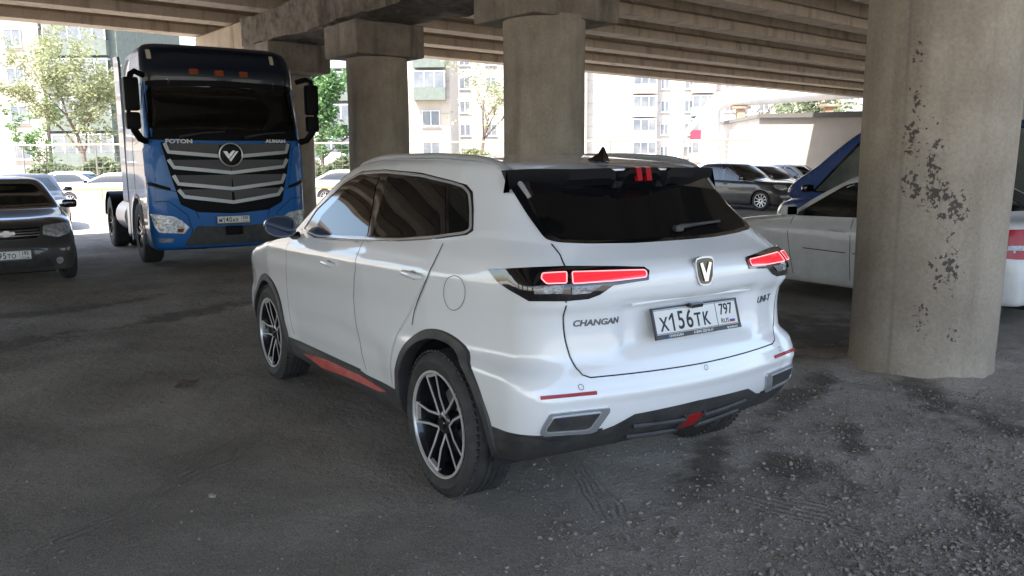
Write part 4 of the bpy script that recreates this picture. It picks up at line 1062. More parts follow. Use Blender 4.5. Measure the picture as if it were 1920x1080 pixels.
br = thing('overpass', 'concrete overpass deck on long parallel girders overhead', 'overpass')
mb.build('cross_beam', M['rough'], br)
mb = MB(); uvbox(mb, 15.02, 18.05, 4.25, 5.7, 4.22, 4.78, bev=.05); mb.build('cross_beam', M['girder'], br)  # outer end of the beam: the light on it is put in as paler concrete
def girder(u, v0, v1):
    prof = [(-.25, 4.80), (-.25, 5.0), (-.09, 5.10), (-.09, 5.95), (-.36, 6.06), (-.36, 6.16), (.36, 6.16), (.36, 6.06), (.09, 5.95), (.09, 5.10), (.25, 5.0), (.25, 4.80)]
    vs = [uv(u+a, v0, z) for a, z in prof]+[uv(u+a, v1, z) for a, z in prof]; n = len(prof)
    MB().add(vs, [tuple(range(n)), tuple(range(2*n-1, n-1, -1))]+[(i, i+n, (i+1) % n+n, (i+1) % n) for i in range(n)]).build('girder', M['girder'], br)
NEAR = -7.2
u = 17.9
k = 0
while u > NEAR:
    girder(u, -26, 4.93); girder(u, 5.0, 45)
    u -= 2.08
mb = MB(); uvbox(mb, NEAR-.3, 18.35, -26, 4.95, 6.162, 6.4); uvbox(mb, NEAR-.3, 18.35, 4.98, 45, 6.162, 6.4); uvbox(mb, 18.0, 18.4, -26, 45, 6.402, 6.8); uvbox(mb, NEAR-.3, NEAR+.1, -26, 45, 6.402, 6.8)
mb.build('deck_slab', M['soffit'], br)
# far cross beams on their own pillars carry the outer ends of the spans
for vv_ in (-25.2, 44.2):
    mb = MB(); uvbox(mb, -5, 18, vv_-.7, vv_+.7, 4.2, 4.79); mb.build('cross_beam', M['capm'], br)
    for uu in (0, 5.5, 11, 16): q = uv(uu, vv_); pillar(0, 'plain concrete pillar carrying the far end of a bridge span', q.x, q.y, .575, 4.21, n=32)

# ================================================================== parked cars
M['cglass'] = mat('car_glass', (0.010, 0.014, 0.013), 0.03, spec=0.9)
M['dustglass'] = mat('dusty_glass', (0.045, 0.048, 0.042), 0.22, noise=(9, .5, (0.02, 0.024, 0.02)), spec=.9)
M['dark'] = dusty('charcoal_paint', (0.030, 0.031, 0.034), (0.15, 0.13, 0.11), 0.45, 0.1, 0.9, base=.22)
M['dark2'] = dusty('bronze_black_paint', (0.022, 0.019, 0.018), (0.15, 0.13, 0.11), 0.45, 0.1, 0.9, base=.25)
M['wht2'] = dusty('white_paint_plain', (0.72, 0.73, 0.74), (0.4, 0.37, 0.33), 0.35)
M['silver'] = dusty('dusty_silver_paint', (0.74, 0.75, 0.75), (0.42, 0.40, 0.37), 0.7, 0.0, 1.3, rough=.4, coat=.7, base=.45)
M['wht3'] = dusty('white_paint_far', (0.78, 0.78, 0.78), (0.5, 0.48, 0.44), 0.2)
M['maroon'] = dusty('maroon_paint', (0.13, 0.012, 0.018), (0.2, 0.16, 0.13), 0.3)
def make_car(name, label, pos, rz, paint, L=4.45, W=1.75, H=1.48, wb=2.6, fo=.85, kind='sedan', hood=.96, deck=1.02, belt=.96, wr=.315, rim=.205, detail=2, group=None, glass='cglass', style='ten', plate=None, face=None, grille='gloss', emblem=None):
    e = thing(name, label, 'car', pos, rz, group); hw = W/2; xb = -(L-fo-wb); xfm = wb+fo             # origin at the rear axle
    P = M[paint]
    if kind == 'sedan': xrw, xrr, xd = xb+.42, xb+1.05, deck
    elif kind == 'van': xrw, xrr, xd = xb+.05, xb+.18, belt+.03
    else: xrw, xrr, xd = xb+.20, xb+.55, belt+.10
    if kind == 'van': xcw, xrf = wb+.58, wb-.68
    else: xcw, xrf = wb-.38, wb-1.12
    zf0 = hood-.14
    wpL = [(xb, .95), (xb+.6, 1), (xfm-.9, 1), (xfm, .90)]; wpU = [(xb, .92), (xb+.8, 1), (xfm-1, 1), (xfm, .84)]
    zb = lambda a, b, c: [(xb-.3, a), (wb*.3, b), (xfm+.3, c)]
    rows_ = [
     dict(xr=xb+.35, xf=xfm-.35, W=hw*.78, z=zb(.24, .20, .20)), dict(xr=xb+.12, xf=xfm-.14, W=hw*.93, z=zb(.26, .215, .21)),
     dict(xr=xb+.03, xf=xfm-.05, W=hw*.975, z=zb(.34, .30, .28), rb=.16, fb=.22), dict(xr=xb, xf=xfm, W=hw*.99, z=zb(.47, .44, .42), rb=.18, fb=.25),
     dict(xr=xb+.005, xf=xfm-.01, W=hw*1.0, z=zb(.60, .58, .54), rb=.18, fb=.26), dict(xr=xb+.03, xf=xfm-.05, W=hw, z=zb(.72, .70, .62), rb=.19, fb=.28),
     dict(xr=xb+.045, xf=xfm-.09, W=hw*.995, z=zb(xd-.13, belt-.13, zf0-.07), rb=.2, fb=.32, wp=wpU), dict(xr=xb+.07, xf=xfm-.15, W=hw*.98, z=zb(xd-.05, belt-.06, zf0-.01), rb=.2, fb=.36, wp=wpU),
     dict(xr=xb+.12, xf=xfm-.27, W=hw*.95, z=zb(xd-.01, belt-.01, zf0+.035), rb=.2, fb=.4, cf=.3, cfx=.4, wp=wpU),
     dict(xr=xrw, xf=xcw, W=hw*.925, z=[(xb-.3, xd+.02), (xrw, xd+.02), (wb*.3, belt+.02), (xcw, hood+.03), (xfm, hood)], rb=.12, fb=.22, cr=.12, crx=.15, cf=.12, cfx=.15, wp=[(xb, 1), (xfm, 1)]),
     dict(xr=(xrw+xrr)/2-.02, xf=(xcw+xrf)/2+.05, W=hw*.86, z=[(xrw, (xd+H-.1)/2), (wb*.3, (belt+H-.10)/2+.02), (xcw, (hood+H-.1)/2)], rb=.1, fb=.2, cr=.12, crx=.15, cf=.12, cfx=.15),
     dict(xr=xrr, xf=xrf, W=hw*.765, z=[(xrr-.2, H-.125), (wb*.25, H-.085), (xrf+.2, H-.115)], rb=.06, fb=.12, cr=.12, crx=.15, cf=.14, cfx=.18),
     dict(xr=xrr+.06, xf=xrf-.10, W=hw*.70, z=[(xrr-.2, H-.075), (wb*.25, H-.04), (xrf+.2, H-.065)], rb=.05, fb=.1, cr=.15, crx=.2, cf=.16, cfx=.2),
     dict(xr=xrr+.25, xf=xrf-.35, W=hw*.42, z=[(xrr-.2, H-.035), (wb*.25, H-.008), (xrf+.2, H-.03)], rb=.02, fb=.05, cr=.1, crx=.15, cf=.1, cfx=.15),
     dict(xr=xrr+.45, xf=xrf-.6, W=.001, z=[(xrr-.2, H-.03), (wb*.25, H), (xrf+.2, H-.02)], rb=0, fb=0, cr=.0005, crx=.1, cf=.0005, cfx=.1)]
    b = Body(rows_, wpL, seg=.05 if detail > 1 else .08, n=(10, 7, 50, 7, 10) if detail > 1 else (7, 5, 30, 5, 7)); wz = wr+.005; ar = wr+.062
    def cut(x, y, z):
        return abs(y) > hw*.5 and (math.hypot(x, z-wz) < ar or math.hypot(x-wb, z-wz) < ar)
    b.shell('body', P, e, cut)
    for cx in (0, wb):
        arch_ring(b, 'wheel_arch', e, cx, wz, ar-.035, ar+.025, P if paint != 'silver' else P, -10, 190, lift=.006, n=24)
        wheel_well(e, cx, wz, ar, hw*.55, hw*.93)
        for sg in (1, -1):
            if detail > 0 or sg: make_wheel('wheel', e, (cx, sg*(hw-.115), wz), wr, .20, rim, style=style, side=sg, lite=True, face=face)
    G = M[glass]; gz = belt+.045; off = .004; gr = .08
    t0, t1 = (H-.155), (H-.12)
    lf = xcw-(.40 if kind != 'van' else .80); rr = xrw+(.30 if kind == 'sedan' else .12); mx_ = wb*.42
    tr = xrr+(.22 if kind != 'van' else .06); tf = xrf-(.24 if kind != 'van' else .34)
    for sg in (1, -1):
        pr = lambda u, v, s=sg: b.side(u, v, s)
        bz = lambda x: gz+(.03 if x < wb*.2 else 0)
        b.patch('side_glass_surround', rnd([(rr-.12, bz(0)-.015), (lf+.10, gz-.015), (tf+.06, t0+.015), (mx_, t1+.02), (tr-.08, t0+.02)], .06), pr, M['gloss'], e, off=.002, grid=gr)
        b.patch('window', rnd([(mx_+.05, gz), (lf+.04, gz+.005), (tf+.0, t0), (mx_+.03, t1-.01)], .03), pr, G, e, off=off, grid=gr)
        b.patch('window', rnd([(rr-.04, bz(0)), (mx_-.05, gz+.005), (mx_-.05, t1-.01), (tr+.0, t0)], .03), pr, G, e, off=off, grid=gr)
        if detail > 0:
            b.strip('door_seam', [(mx_, gz-.02), (mx_-.02, .7), (mx_-.03, .30)], pr, M['seam'], e, w=.008, step=.1)
            b.strip('door_seam', [(lf+.10, gz-.02), (lf+.14, .8), (lf+.04, .30)], pr, M['seam'], e, w=.008, step=.1)
            b.strip('door_seam', [(rr-.05, gz-.02), (rr-.0, .8), (.36, .62), (.42, .32)], pr, M['seam'], e, w=.008, step=.1)
            for hx_ in (mx_+.14, .28):
                h_ = pr(hx_, belt-.11)[0]; MB().tube([(hx_-.09, h_.y+sg*.008, h_.z), (hx_-.05, h_.y+sg*.028, h_.z+.002), (hx_+.05, h_.y+sg*.028, h_.z+.004), (hx_+.09, h_.y+sg*.008, h_.z+.004)], .014, 8).build('door_handle', P if face != 'x' else M['satin'], e, smooth=True)
            if detail > 1:
                b.strip('door_moulding', [(lf-.1, .62), (mx_+.03, .61)], pr, M['seam'], e, w=.010, step=.1, off=.003, h=.002)
                b.strip('door_moulding', [(mx_-.06, .61), (.5, .60)], pr, M['seam'], e, w=.010, step=.1, off=.003, h=.002)
        # mirror
        mz = gz+.05; mx2 = lf+.06; mm = MB(); mm.box((mx2, sg*(hw+.075), mz), (.10, .20, .125), bev=.04); mm.tube([(mx2, sg*(hw-.06), mz-.03), (mx2, sg*(hw+.03), mz-.02)], .025, 8)
        m_ = mm.build('door_mirror', P if paint in ('silver', 'wht2') else M['gloss'], e, smooth=True, sharp=60); MB().box((mx2-.052, sg*(hw+.08), mz), (.004, .16, .095), bev=.0015).build('mirror_glass', M['mirror'], m_)
    FR_ = b.front
    g0 = hw*.80; g1 = hw*.62
    b.patch('windscreen', rnd([(-g0, hood+.06), (-g1, H-.13), (0, H-.115), (g1, H-.13), (g0, hood+.06)], .05), FR_, M['dustglass'] if glass != 'cglass' else G, e, off=off, grid=gr)
    b.patch('rear_window', rnd([(-g0+.03, xd+.06), (-g1, H-.13), (0, H-.115), (g1, H-.13), (g0-.03, xd+.06)], .05), b.rear, G, e, off=off, grid=gr)
    for sg in (1, -1):
        b.patch('headlight', rnd([(sg*hw*.48, zf0-.15), (sg*hw*.50, zf0-.03), (sg*hw*.80, zf0-.01), (sg*hw*.90, zf0-.03), (sg*hw*.88, zf0-.15), (sg*hw*.7, zf0-.20)], .03), FR_, M['lampglass'], e, off=.006, grid=.05, skirt=.006)
        b.patch('tail_lamp', rnd([(sg*hw*.60, xd-.08), (sg*hw*.90, xd-.08), (sg*hw*.92, xd-.22), (sg*hw*.86, xd-.30), (sg*hw*.66, xd-.24)], .03), b.rear, M['redglass'], e, off=.006, grid=.05, skirt=.006)
        if detail > 1:
            c_ = circle2(sg*hw*.68, .345, .05, 16); b.patch('fog_lamp', c_, FR_, M['lampglass'], e, off=.008, grid=.03)
    if detail > 0:
        gp_ = rnd([(-hw*.46, zf0-.045), (hw*.46, zf0-.045), (hw*.40, zf0-.19), (-hw*.40, zf0-.19)], .03); b.patch('grille', gp_, FR_, M[grille], e, off=.005, grid=.05)
        b.patch('lower_grille', rnd([(-hw*.50, .42), (hw*.50, .42), (hw*.62, .27), (-hw*.62, .27)], .04), FR_, M['plastic'], e, off=.005, grid=.05)
        if detail > 1:
            for zz_ in (zf0-.08, zf0-.115, zf0-.15):
                b.strip('grille_bar', [(-hw*.43, zz_), (hw*.43, zz_)], FR_, M['satin'], e, w=.010, off=.007, h=.006, step=.1)
            b.strip('bumper_trim', [(-hw*.62, .50), (-hw*.3, .53), (0, .54), (hw*.3, .53), (hw*.62, .50)], FR_, P, e, w=.03, off=.004, h=.012, step=.1)
            for q_ in ([(-hw*.60, hood-.09), (-hw*.5, hood+.02)],): pass
    if emblem == 'bowtie':
        h_ = FR_(0, zf0-.115); F_ = frame(h_[0]+Vector((.02, 0, 0)), (0, 1, 0), (0, 0, 1)); o = MB().prism([(-.105, -.008), (-.085, .026), (-.035, .026), (-.028, .042), (.035, .042), (.035, .026), (.095, .026), (.105, -.008), (.085, -.020), (.035, -.020), (.028, -.040), (-.035, -.040), (-.035, -.020), (-.095, -.020)], -.004, .008, 'z').build('emblem', M['chrome'], e); o.data.transform(F_)
    if plate:
        h_ = FR_(0, .47); F_ = frame((h_[0].x+.03, 0, .465), (0, 1, 0), (-.05, 0, 1)); number_plate(e, F_, plate[0], plate[1])
    MB().box2((xb+.15, -hw*.62, .19), (xfm-.2, hw*.62, .32)).build('underbody', M['under'], e)
    return e, b
def axle(cx, cy, rz, d): return (cx-d*math.cos(rz), cy-d*math.sin(rz), 0)
# dark saloon facing the camera at the left edge of the picture
rz = R(182.5); fp = (9.35, 2.40)
CAR_A, bA = make_car('sedan_car', 'dark grey saloon cut off by the left edge of the photo, bonnet towards the camera', axle(fp[0], fp[1], rz, 2.62+.86), rz, 'dark', L=4.48, W=1.80, H=1.50, wb=2.62, fo=.86, hood=1.0, belt=.98, deck=1.04, detail=2, plate=('A595TO', '193'), emblem='bowtie', glass='cglass', wr=.32, rim=.2)
q = bA.top(1.1, 0); MB().tube([(.35, 0, 1.47), (.22, 0, 1.56)], .006, 6).build('roof_aerial', M['gloss'], CAR_A)
rz = R(181)
CAR_B, _ = make_car('sedan_car', 'dark saloon hidden behind the left grey one, only its roof and mirror showing', axle(20.4, 1.50, rz, 3.4), rz, 'dark2', W=1.75, detail=0)
# dusty silver saloon between the SUV and the big pillar
rz = R(-2.0)
CAR_S, bS = make_car('sedan_car', 'dusty silver saloon parked behind the thick poster-scarred pillar', (1.02, -6.22, 0), rz, 'silver', L=4.22, W=1.74, H=1.50, wb=2.58, fo=.80, hood=.98, belt=.96, deck=1.05, detail=2, glass='cglass', wr=.305, rim=.19)
bS.patch('tail_lamp', rnd([(-.80, .68), (-.42, .72), (-.47, .88), (-.80, .92)], .03), lambda u_, v_: bS.side(u_, v_, 1), M['redglass'], CAR_S, off=.008, grid=.04, skirt=.006)
bS.patch('lamp_lens', rnd([(-.78, .775), (-.50, .78), (-.52, .815), (-.78, .83)], .015), lambda u_, v_: bS.side(u_, v_, 1), M['clear'], CAR_S, off=.012, grid=.04)
# right-hand row, dark hatchbacks and a white saloon
rz = R(190)
def row_car(k, dx, dy, *a, **kw):
    return make_car(a[0], a[1], axle(15.35+.10+dx, -19.55-.8+dy, rz, 2.6), rz, a[2], **kw)
row_car(0, 0, 0, 'parked_car', 'black saloon with silver spoked wheels seen past the SUV spoiler', 'dark2', L=4.5, W=1.82, H=1.62, hood=1.03, belt=1.0, deck=1.08, wb=2.62, fo=.88, detail=2, style='ten', glass='dustglass', wr=.335, rim=.225, group='cars parked in the right-hand row')
row_car(1, .9, -2.6, 'parked_car', 'black saloon second in the right-hand row, its windscreen above the first one', 'dark2', L=4.5, W=1.78, H=1.52, detail=1, glass='dustglass', wr=.33, rim=.22, group='cars parked in the right-hand row')
row_car(2, 1.9, -5.6, 'parked_car', 'white saloon at the back of the right-hand row, below the cream garage wall', 'wht2', L=4.4, W=1.75, H=1.55, detail=1, group='cars parked in the right-hand row')
p = at(1300, 300, 36); make_car('parked_car', 'sunlit white car with only its roof visible behind the black saloon', (p.x, p.y, 0), R(205), 'wht3', detail=0, H=1.55)
# blue van behind the silver saloon
M['vanglass'] = mat('van_glass', (0.075, 0.095, 0.09), 0.08, spec=.8, noise=(2.5, 0, (0.16, 0.18, 0.17)))
M['bluev'] = dusty('blue_van_paint', (0.030, 0.085, 0.29), (0.15, 0.14, 0.13), 0.3, base=.15)
CAR_V, bV = make_car('van', 'blue van with sloping windscreen parked behind the dusty silver saloon', (1.85, -9.05, 0), R(-1.5), 'bluev', L=5.0, W=1.90, H=2.16, wb=3.05, fo=.92, kind='van', hood=1.10, belt=1.12, wr=.33, rim=.2, detail=1, glass='vanglass')
CAR_V['category'] = 'van'

# ================================================================== blue truck
TX, TY = 10.3, -0.82
truck = thing('truck', 'blue tractor truck with a chevron grille parked facing the camera', 'truck', (TX, TY, 0), math.pi)
M['tblue'] = dusty('truck_blue', (0.008, 0.125, 0.42), (0.05, 0.07, 0.10), 0.12, 0.2, 1.0, base=.05, rough=.35, coat=.3)
M['tblue'].node_tree.nodes['Principled BSDF'].inputs['Specular IOR Level'].default_value = .3
M['tbar'] = mat('grille_bar_satin', (0.40, 0.40, 0.40), .40, metal=.5)
M['tgrille'] = mat('grille_mesh', (0.11, 0.11, 0.112), 0.5, bump=(220, .6))
M['tside_lit'] = dusty('truck_side_lit_blue', (0.10, 0.16, 0.28), (0.30, 0.30, 0.30), 0.5, 0.2, 2.6, base=.4, rough=.3)  # pale greyed blue: light falling on the cab sides is mixed into the colour
cabrows = []
for z, hw_, xf_, cf_, xr_ in ((.30, 1.16, -.10, .2, -1.3), (.36, 1.21, -.02, .26, -2.2), (.60, 1.245, .0, .28, -2.25), (.95, 1.25, 0, .28, -2.25), (1.40, 1.25, -.02, .28, -2.25), (1.98, 1.245, -.06, .28, -2.25), (2.10, 1.24, -.075, .27, -2.25), (2.90, 1.215, -.26, .26, -2.25), (3.05, 1.21, -.25, .26, -2.25), (3.32, 1.19, -.34, .24, -2.2), (3.50, 1.14, -.46, .26, -2.15), (3.57, 1.04, -.62, .26, -2.1), (3.60, .8, -.9, .2, -1.9), (3.61, .4, -1.1, .1, -1.8), (3.61, .002, -1.3, .001, -1.7)):
    cabrows.append(dict(xr=xr_, xf=xf_, W=hw_, z=[(-3, z), (1, z)], rb=.0, fb=.10, cr=min(.1, hw_*.4), crx=.1, cf=min(cf_, hw_*.5), cfx=cf_*.8))
tb = Body(cabrows, [(-3, 1), (1, 1)], seg=.05, n=(6, 4, 30, 9, 22))
def tcut(x, y, z): return abs(y) > .7 and math.hypot(x+1.38, z-.52) < .60
cab_ = tb.shell('cab', M['tblue'], truck, tcut)
M['cabtop'] = mat('cab_top_navy', (0.006, 0.012, 0.028), .35, coat=.4)  # navy over the upper front of the cab, darker than the blue below
cab_.data.materials.append(M['cabtop'])
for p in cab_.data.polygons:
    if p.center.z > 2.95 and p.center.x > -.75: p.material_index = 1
def tp(px, py):
    d = ray(px, py); t = (TX-CO[0])/d[0]; p_ = CO+d*t; return (-(p_[1]-TY), p_[2])
def tpoly(L_): return [tp(*p) for p in L_]
TF = tb.front
def tmir(name, L_, m, off=.008, **k):
    P_ = tpoly(L_); tb.patch(name, P_, TF, m, truck, off=off, grid=.08, **k); tb.patch(name, [(-a, b_) for a, b_ in P_], TF, m, truck, off=off, grid=.08, **k)
def sym(L_):                                               # left half given in pixels, closed with its mirror image
    P_ = tpoly(L_); return P_+[(-a, b_) for a, b_ in reversed(P_)]
M['twind'] = mat('truck_windscreen', (0.006, 0.006, 0.006), 0.04, spec=.6)
tb.patch('windscreen_frame', sym([(430, 264), (300, 262), (268, 258), (268, 149), (300, 146), (430, 149)]), TF, M['matte'], truck, off=.004, grid=.08)
tb.patch('roof_panel', sym([(430, 146), (300, 143), (270, 146), (272, 110), (284, 92), (310, 86), (430, 86)]), TF, M['cabtop'], truck, off=.006, grid=.08)
tb.patch('windscreen', rnd(sym([(430, 243), (300, 242), (284, 238), (282, 165), (290, 158), (430, 160)]), .04), TF, M['twind'], truck, off=.010, grid=.08)
tb.patch('grille', rnd(sym([(433, 400), (372, 398), (340, 384), (322, 330), (303, 266), (433, 270)]), .03), TF, M['matte'], truck, off=.006, grid=.06)
tb.patch('lower_grille', rnd(sym([(433, 466), (345, 468), (352, 452), (370, 424), (433, 424)]), .02), TF, M['plastic'], truck, off=.008, grid=.06)
for L_, P_ in (([(311, 268), (318, 285), (414, 293)], [(313, 268), (319, 283), (412, 290), (412, 272)]), ([(318, 299), (328, 314), (434, 324)], [(322, 300), (330, 311), (434, 321), (434, 304)]), ([(327, 329), (336, 345), (435, 354)], [(330, 329), (338, 342), (435, 351), (435, 334)]), ([(336, 356), (347, 369), (435, 379)], [(339, 356), (349, 366), (435, 376), (435, 360)])):
    a = tpoly(P_); a = a+[(-u_, v_) for u_, v_ in reversed(a)]
    tb.patch('grille_mesh', a, TF, M['tgrille'], truck, off=.010, grid=.08)
    a = tpoly(L_); a = a[:-1]+[(0 if len(L_) == 3 and L_[-1][0] > 420 else a[-1][0], a[-1][1])]
    for s_ in ((1,-1)):
        tb.strip('grille_bar', [(s_*u_, v_) for u_, v_ in a], TF, M['tbar'], truck, w=.055, off=.016, h=.014, step=.1)
tmir('corner_panel', [(271, 268), (300, 276), (322, 352), (300, 345), (276, 338)], M['tblue'], off=.03, skirt=.03)
tmir('panel_gap', [(276, 339), (300, 346), (322, 353), (322, 358), (300, 352), (276, 347)], M['matte'], off=.006)
tmir('headlight', [(288, 402), (327, 406), (342, 414), (356, 426), (347, 438), (302, 437), (294, 425)], M['lampglass'], off=.02, skirt=.02)
tmir('indicator_lamp', [(334, 429), (347, 429), (344, 436), (334, 436)], M['amber'], off=.024)
tmir('fog_lamp', [(298, 448), (328, 447), (326, 455), (302, 456)], M['clear'], off=.012)
for px, py in ((370, 131), (418, 135), (464, 137)):
    y_, z_ = tp(px, py); h_ = TF(y_, z_); tb.patch('marker_lamp', rnd([(y_-.07, z_-.04), (y_+.07, z_-.04), (y_+.07, z_+.04), (y_-.07, z_+.04)], .02), TF, M['amber'], truck, off=.02, grid=.05, skirt=.02)
M['cream'] = mat('side_lamp_cream', (0.55, 0.52, 0.42), .4)
for px, py in ((288, 96), (522, 110)):
    y_, z_ = tp(px, py); tb.patch('marker_lamp', rnd([(y_-.03, z_-.07), (y_+.03, z_-.07), (y_+.03, z_+.07), (y_-.03, z_+.07)], .015), TF, M['cream'], truck, off=.02, grid=.05, skirt=.02)
y_, z_ = tp(433, 290); h_ = TF(y_, z_); F_ = frame(h_[0]+Vector((.02, 0, 0)), (0, 1, 0), (0, 0, 1))
o = MB().lathe([(.0, -.01), (.195, -.01), (.2, .01), (.185, .03), (.165, .03), (.155, .012), (0, .012)], 40).build('emblem', M['gloss'], truck, smooth=True); o.data.transform(F_)
mb = MB()
for sx_, x0_ in ((1, -.115), (1, -.02), (1, .035)):
    pass
mb.prism([(-.12, .055), (-.06, .055), (-.005, -.03), (-.035, -.075)], .012, .024, 'z'); mb.prism([(-.025, .01), (.03, .065), (.075, .065), (-.005, -.035)], .012, .024, 'z'); mb.prism([(.0, -.05), (.085, .055), (.12, .055), (-.005, -.11), (-.03, -.08)], .012, .024, 'z')
o = mb.build('emblem_mark', M['satin'], truck); o.data.transform(F_)
o = MB().lathe([(.166, .026), (.176, .036), (.19, .034), (.196, .02)], 40).build('emblem_ring', M['satin'], truck, smooth=True); o.data.transform(F_)
for tx, px, sz in (('FOTON', 338, .085), ('AUMAN', 520, .07)):
    y_, z_ = tp(px, 265); me = text_mesh(tx, sz, depth=.004, bold=.004)
    for v in me.vertices:
        h_ = TF(y_+v.co.x*1.35, z_+v.co.y); v.co = h_[0]+h_[1]*(.008+v.co.z)
    mk('lettering', me, M['inkw'], truck)
y_, z_ = tp(437, 411); number_plate(truck, frame((TF(y_, z_)[0].x+.035, y_, z_), (0, 1, 0), (0, 0, 1)), 'M140AX', '550')
MB().box((.06, y_, z_-.17), (.10, .26, .14), bev=.02).build('tow_hook_cover', M['matte'], truck)
mb = MB()
for ya, yb in ((-.75, -.05), (.25, .95)):
    pa, pb = TF(ya, 2.08), TF(yb, 2.17); mb.tube([pa[0]+pa[1]*.05, (pa[0]+pb[0])/2+pa[1]*.045+Vector((0, 0, .02)), pb[0]+pb[1]*.03], [.022, .014, .010], 6)
mb2 = mb; 
for ya, yb in ((-.75, -.05), (.25, .95)):
    pa, pb = TF(ya, 2.08), TF(yb, 2.17); MB().tube([pa[0]+pa[1]*.05, (pa[0]+pb[0])/2+pa[1]*.045+Vector((0, 0, .02)), pb[0]+pb[1]*.03], [.022, .014, .010], 6).build('wiper', M['plastic'], truck)
for s_ in (1, -1):
    tb.strip('panel_seam', [(s_*1.16, 1.30), (s_*.80, 1.22), (s_*.62, 1.0), (s_*.55, .80)], TF, M['seam'], truck, w=.014, off=.004, step=.06)
    tb.strip('panel_seam', [(s_*1.17, 1.08), (s_*.98, 1.08), (s_*.72, .86), (s_*.66, .62), (s_*.74, .32)], TF, M['seam'], truck, w=.012, off=.004, step=.06)
# doors, side windows, steps
for s_ in (1, -1):
    pr = lambda u_, v_, s=s_: tb.side(u_, v_, s)
    tb.patch('door', [(-.32, 1.0), (-.30, 3.0), (-1.35, 3.0), (-1.35, 1.25), (-1.05, 1.0)], pr, M['tside_lit'], truck, off=.004, grid=.1)
    tb.patch('side_panel', [(-1.40, 1.25), (-1.40, 3.4), (-2.2, 3.4), (-2.2, 1.2)], pr, M['tside_lit'], truck, off=.004, grid=.1)
    tb.patch('side_window', rnd([(-.42, 2.05), (-.45, 2.92), (-1.28, 2.92), (-1.28, 1.98)], .06), pr, M['twind'], truck, off=.008, grid=.1)
    tb.patch('step_panel', [(-.25, .40), (-.25, .95), (-.78, .95), (-.86, .60), (-.84, .40)], pr, M['tside_lit'], truck, off=.006, grid=.1)
    tb.strip('door_seam', [(-.31, .98), (-.30, 3.0), (-1.36, 3.0), (-1.36, 1.22)], pr, M['seam'], truck, w=.02, step=.2)
    # mirror: a tall housing held off the A-pillar by a curved bracket
    mb = MB(); y0 = 1.24*s_; yo = 1.40*s_
    mb.tube([(-.22, y0*.97, 3.02), (-.10, y0*1.08, 3.06), (-.06, yo, 3.02), (-.06, yo+.03*s_, 2.90)], .045, 8)
    mb.tube([(-.22, y0*.99, 2.02), (-.12, y0*1.06, 2.05), (-.06, yo, 2.18), (-.06, yo+.03*s_, 2.3)], .055, 8)
    mb.box((-.08, yo+.01*s_, 2.72), (.16, .22, .50), bev=.04); mb.box((-.08, yo+.01*s_, 2.32), (.15, .21, .26), bev=.04); mb.tube([(-.06, yo+.06*s_, 2.95), (-.06, yo+.07*s_, 2.2)], .03, 8)
    m_ = mb.build('door_mirror', M['matte'], truck, smooth=True, sharp=50)
    MB().box((-.165, yo+.01*s_, 2.70), (.006, .17, .42)).build('mirror_glass', M['mirror'], m_)
    # air deflector behind the cab
    mb = MB(); mb.prism([(-2.2, 1.0), (-2.75, 1.0), (-2.75, 3.55), (-2.3, 3.52), (-2.2, 3.4)], 1.22*s_, 1.26*s_, 'y'); mb.build('side_deflector', M['tside_lit'], truck)
    # steps, wheel arch, mudguard, tank
    MB().box((-.50, 1.17*s_, .62), (.5, .16, .05), bev=.01).build('step', M['plastic'], truck)
    vs = []; fs = []
    for i in range(25):
        a = R(-15+210*i/24)
        for r_, yy in ((.60, .78), (.60, 1.255), (.66, 1.262)): vs.append((-1.38+r_*math.cos(a), yy*s_, .52+r_*math.sin(a)))
    for i in range(24):
        for k in range(2): fs.append((i*3+k, i*3+k+1, i*3+k+4, i*3+k+3))
    MB().add(vs, fs).build('wheel_arch', M['tside_lit'], truck, smooth=True)
    MB().box((-2.45, 1.0*s_, .75), (.22, .5, .75), bev=.06).build('battery_box', M['satin'], truck)
    MB().tube([(-2.65, .98*s_, .72), (-3.75, .98*s_, .72)], .30, 20).build('fuel_tank', M['satin'], truck, smooth=True, sharp=40)
    make_wheel('wheel', truck, (-1.38, 1.08*s_, .52), .52, .30, .29, style='ten', side=s_, lite=True, face='rimdark')
    make_wheel('wheel', truck, (-4.95, 1.08*s_, .52), .52, .30, .29, style='ten', side=s_, lite=True, face='rimdark')
    make_wheel('wheel', truck, (-4.95, .74*s_, .52), .52, .30, .29, style='ten', side=s_, lite=True, face='rimdark')
    vs = []; fs = []
    for i in range(17):
        a = R(10+160*i/16)
        for yy in (.58, 1.25): vs.append((-4.95+.60*math.cos(a), yy*s_, .54+.60*math.sin(a)))
    for i in range(16): fs.append((i*2, i*2+1, i*2+3, i*2+2))
    MB().add(vs, fs).build('mudguard', M['matte'], truck, smooth=True)
mb = MB(); 
for s_ in (1, -1): mb.box2((-6.1, s_*.38-.04, .80), (-.4, s_*.38+.04, 1.05))
for xx in (-6.0, -4.4, -3.0, -1.2): mb.box2((xx-.06, -.34, .83), (xx+.06, .34, 1.02))
mb.build('chassis_frame', M['matte'], truck)
mb = MB(); mb.box((-4.75, 0, 1.20), (1.0, .95, .08), bev=.03); mb.box2((-4.9, -.5, 1.05), (-4.6, .5, 1.17)); mb.build('fifth_wheel', M['matte'], truck)
mb = MB(); mb.tube([(-2.5, .3, 1.0), (-2.5, .3, 3.0)], .09, 12); mb.build('exhaust_stack', M['satin'], truck)
MB().box2((-2.2, -1.0, .55), (-.15, 1.0, .95)).build('engine_tunnel', M['under'], truck)

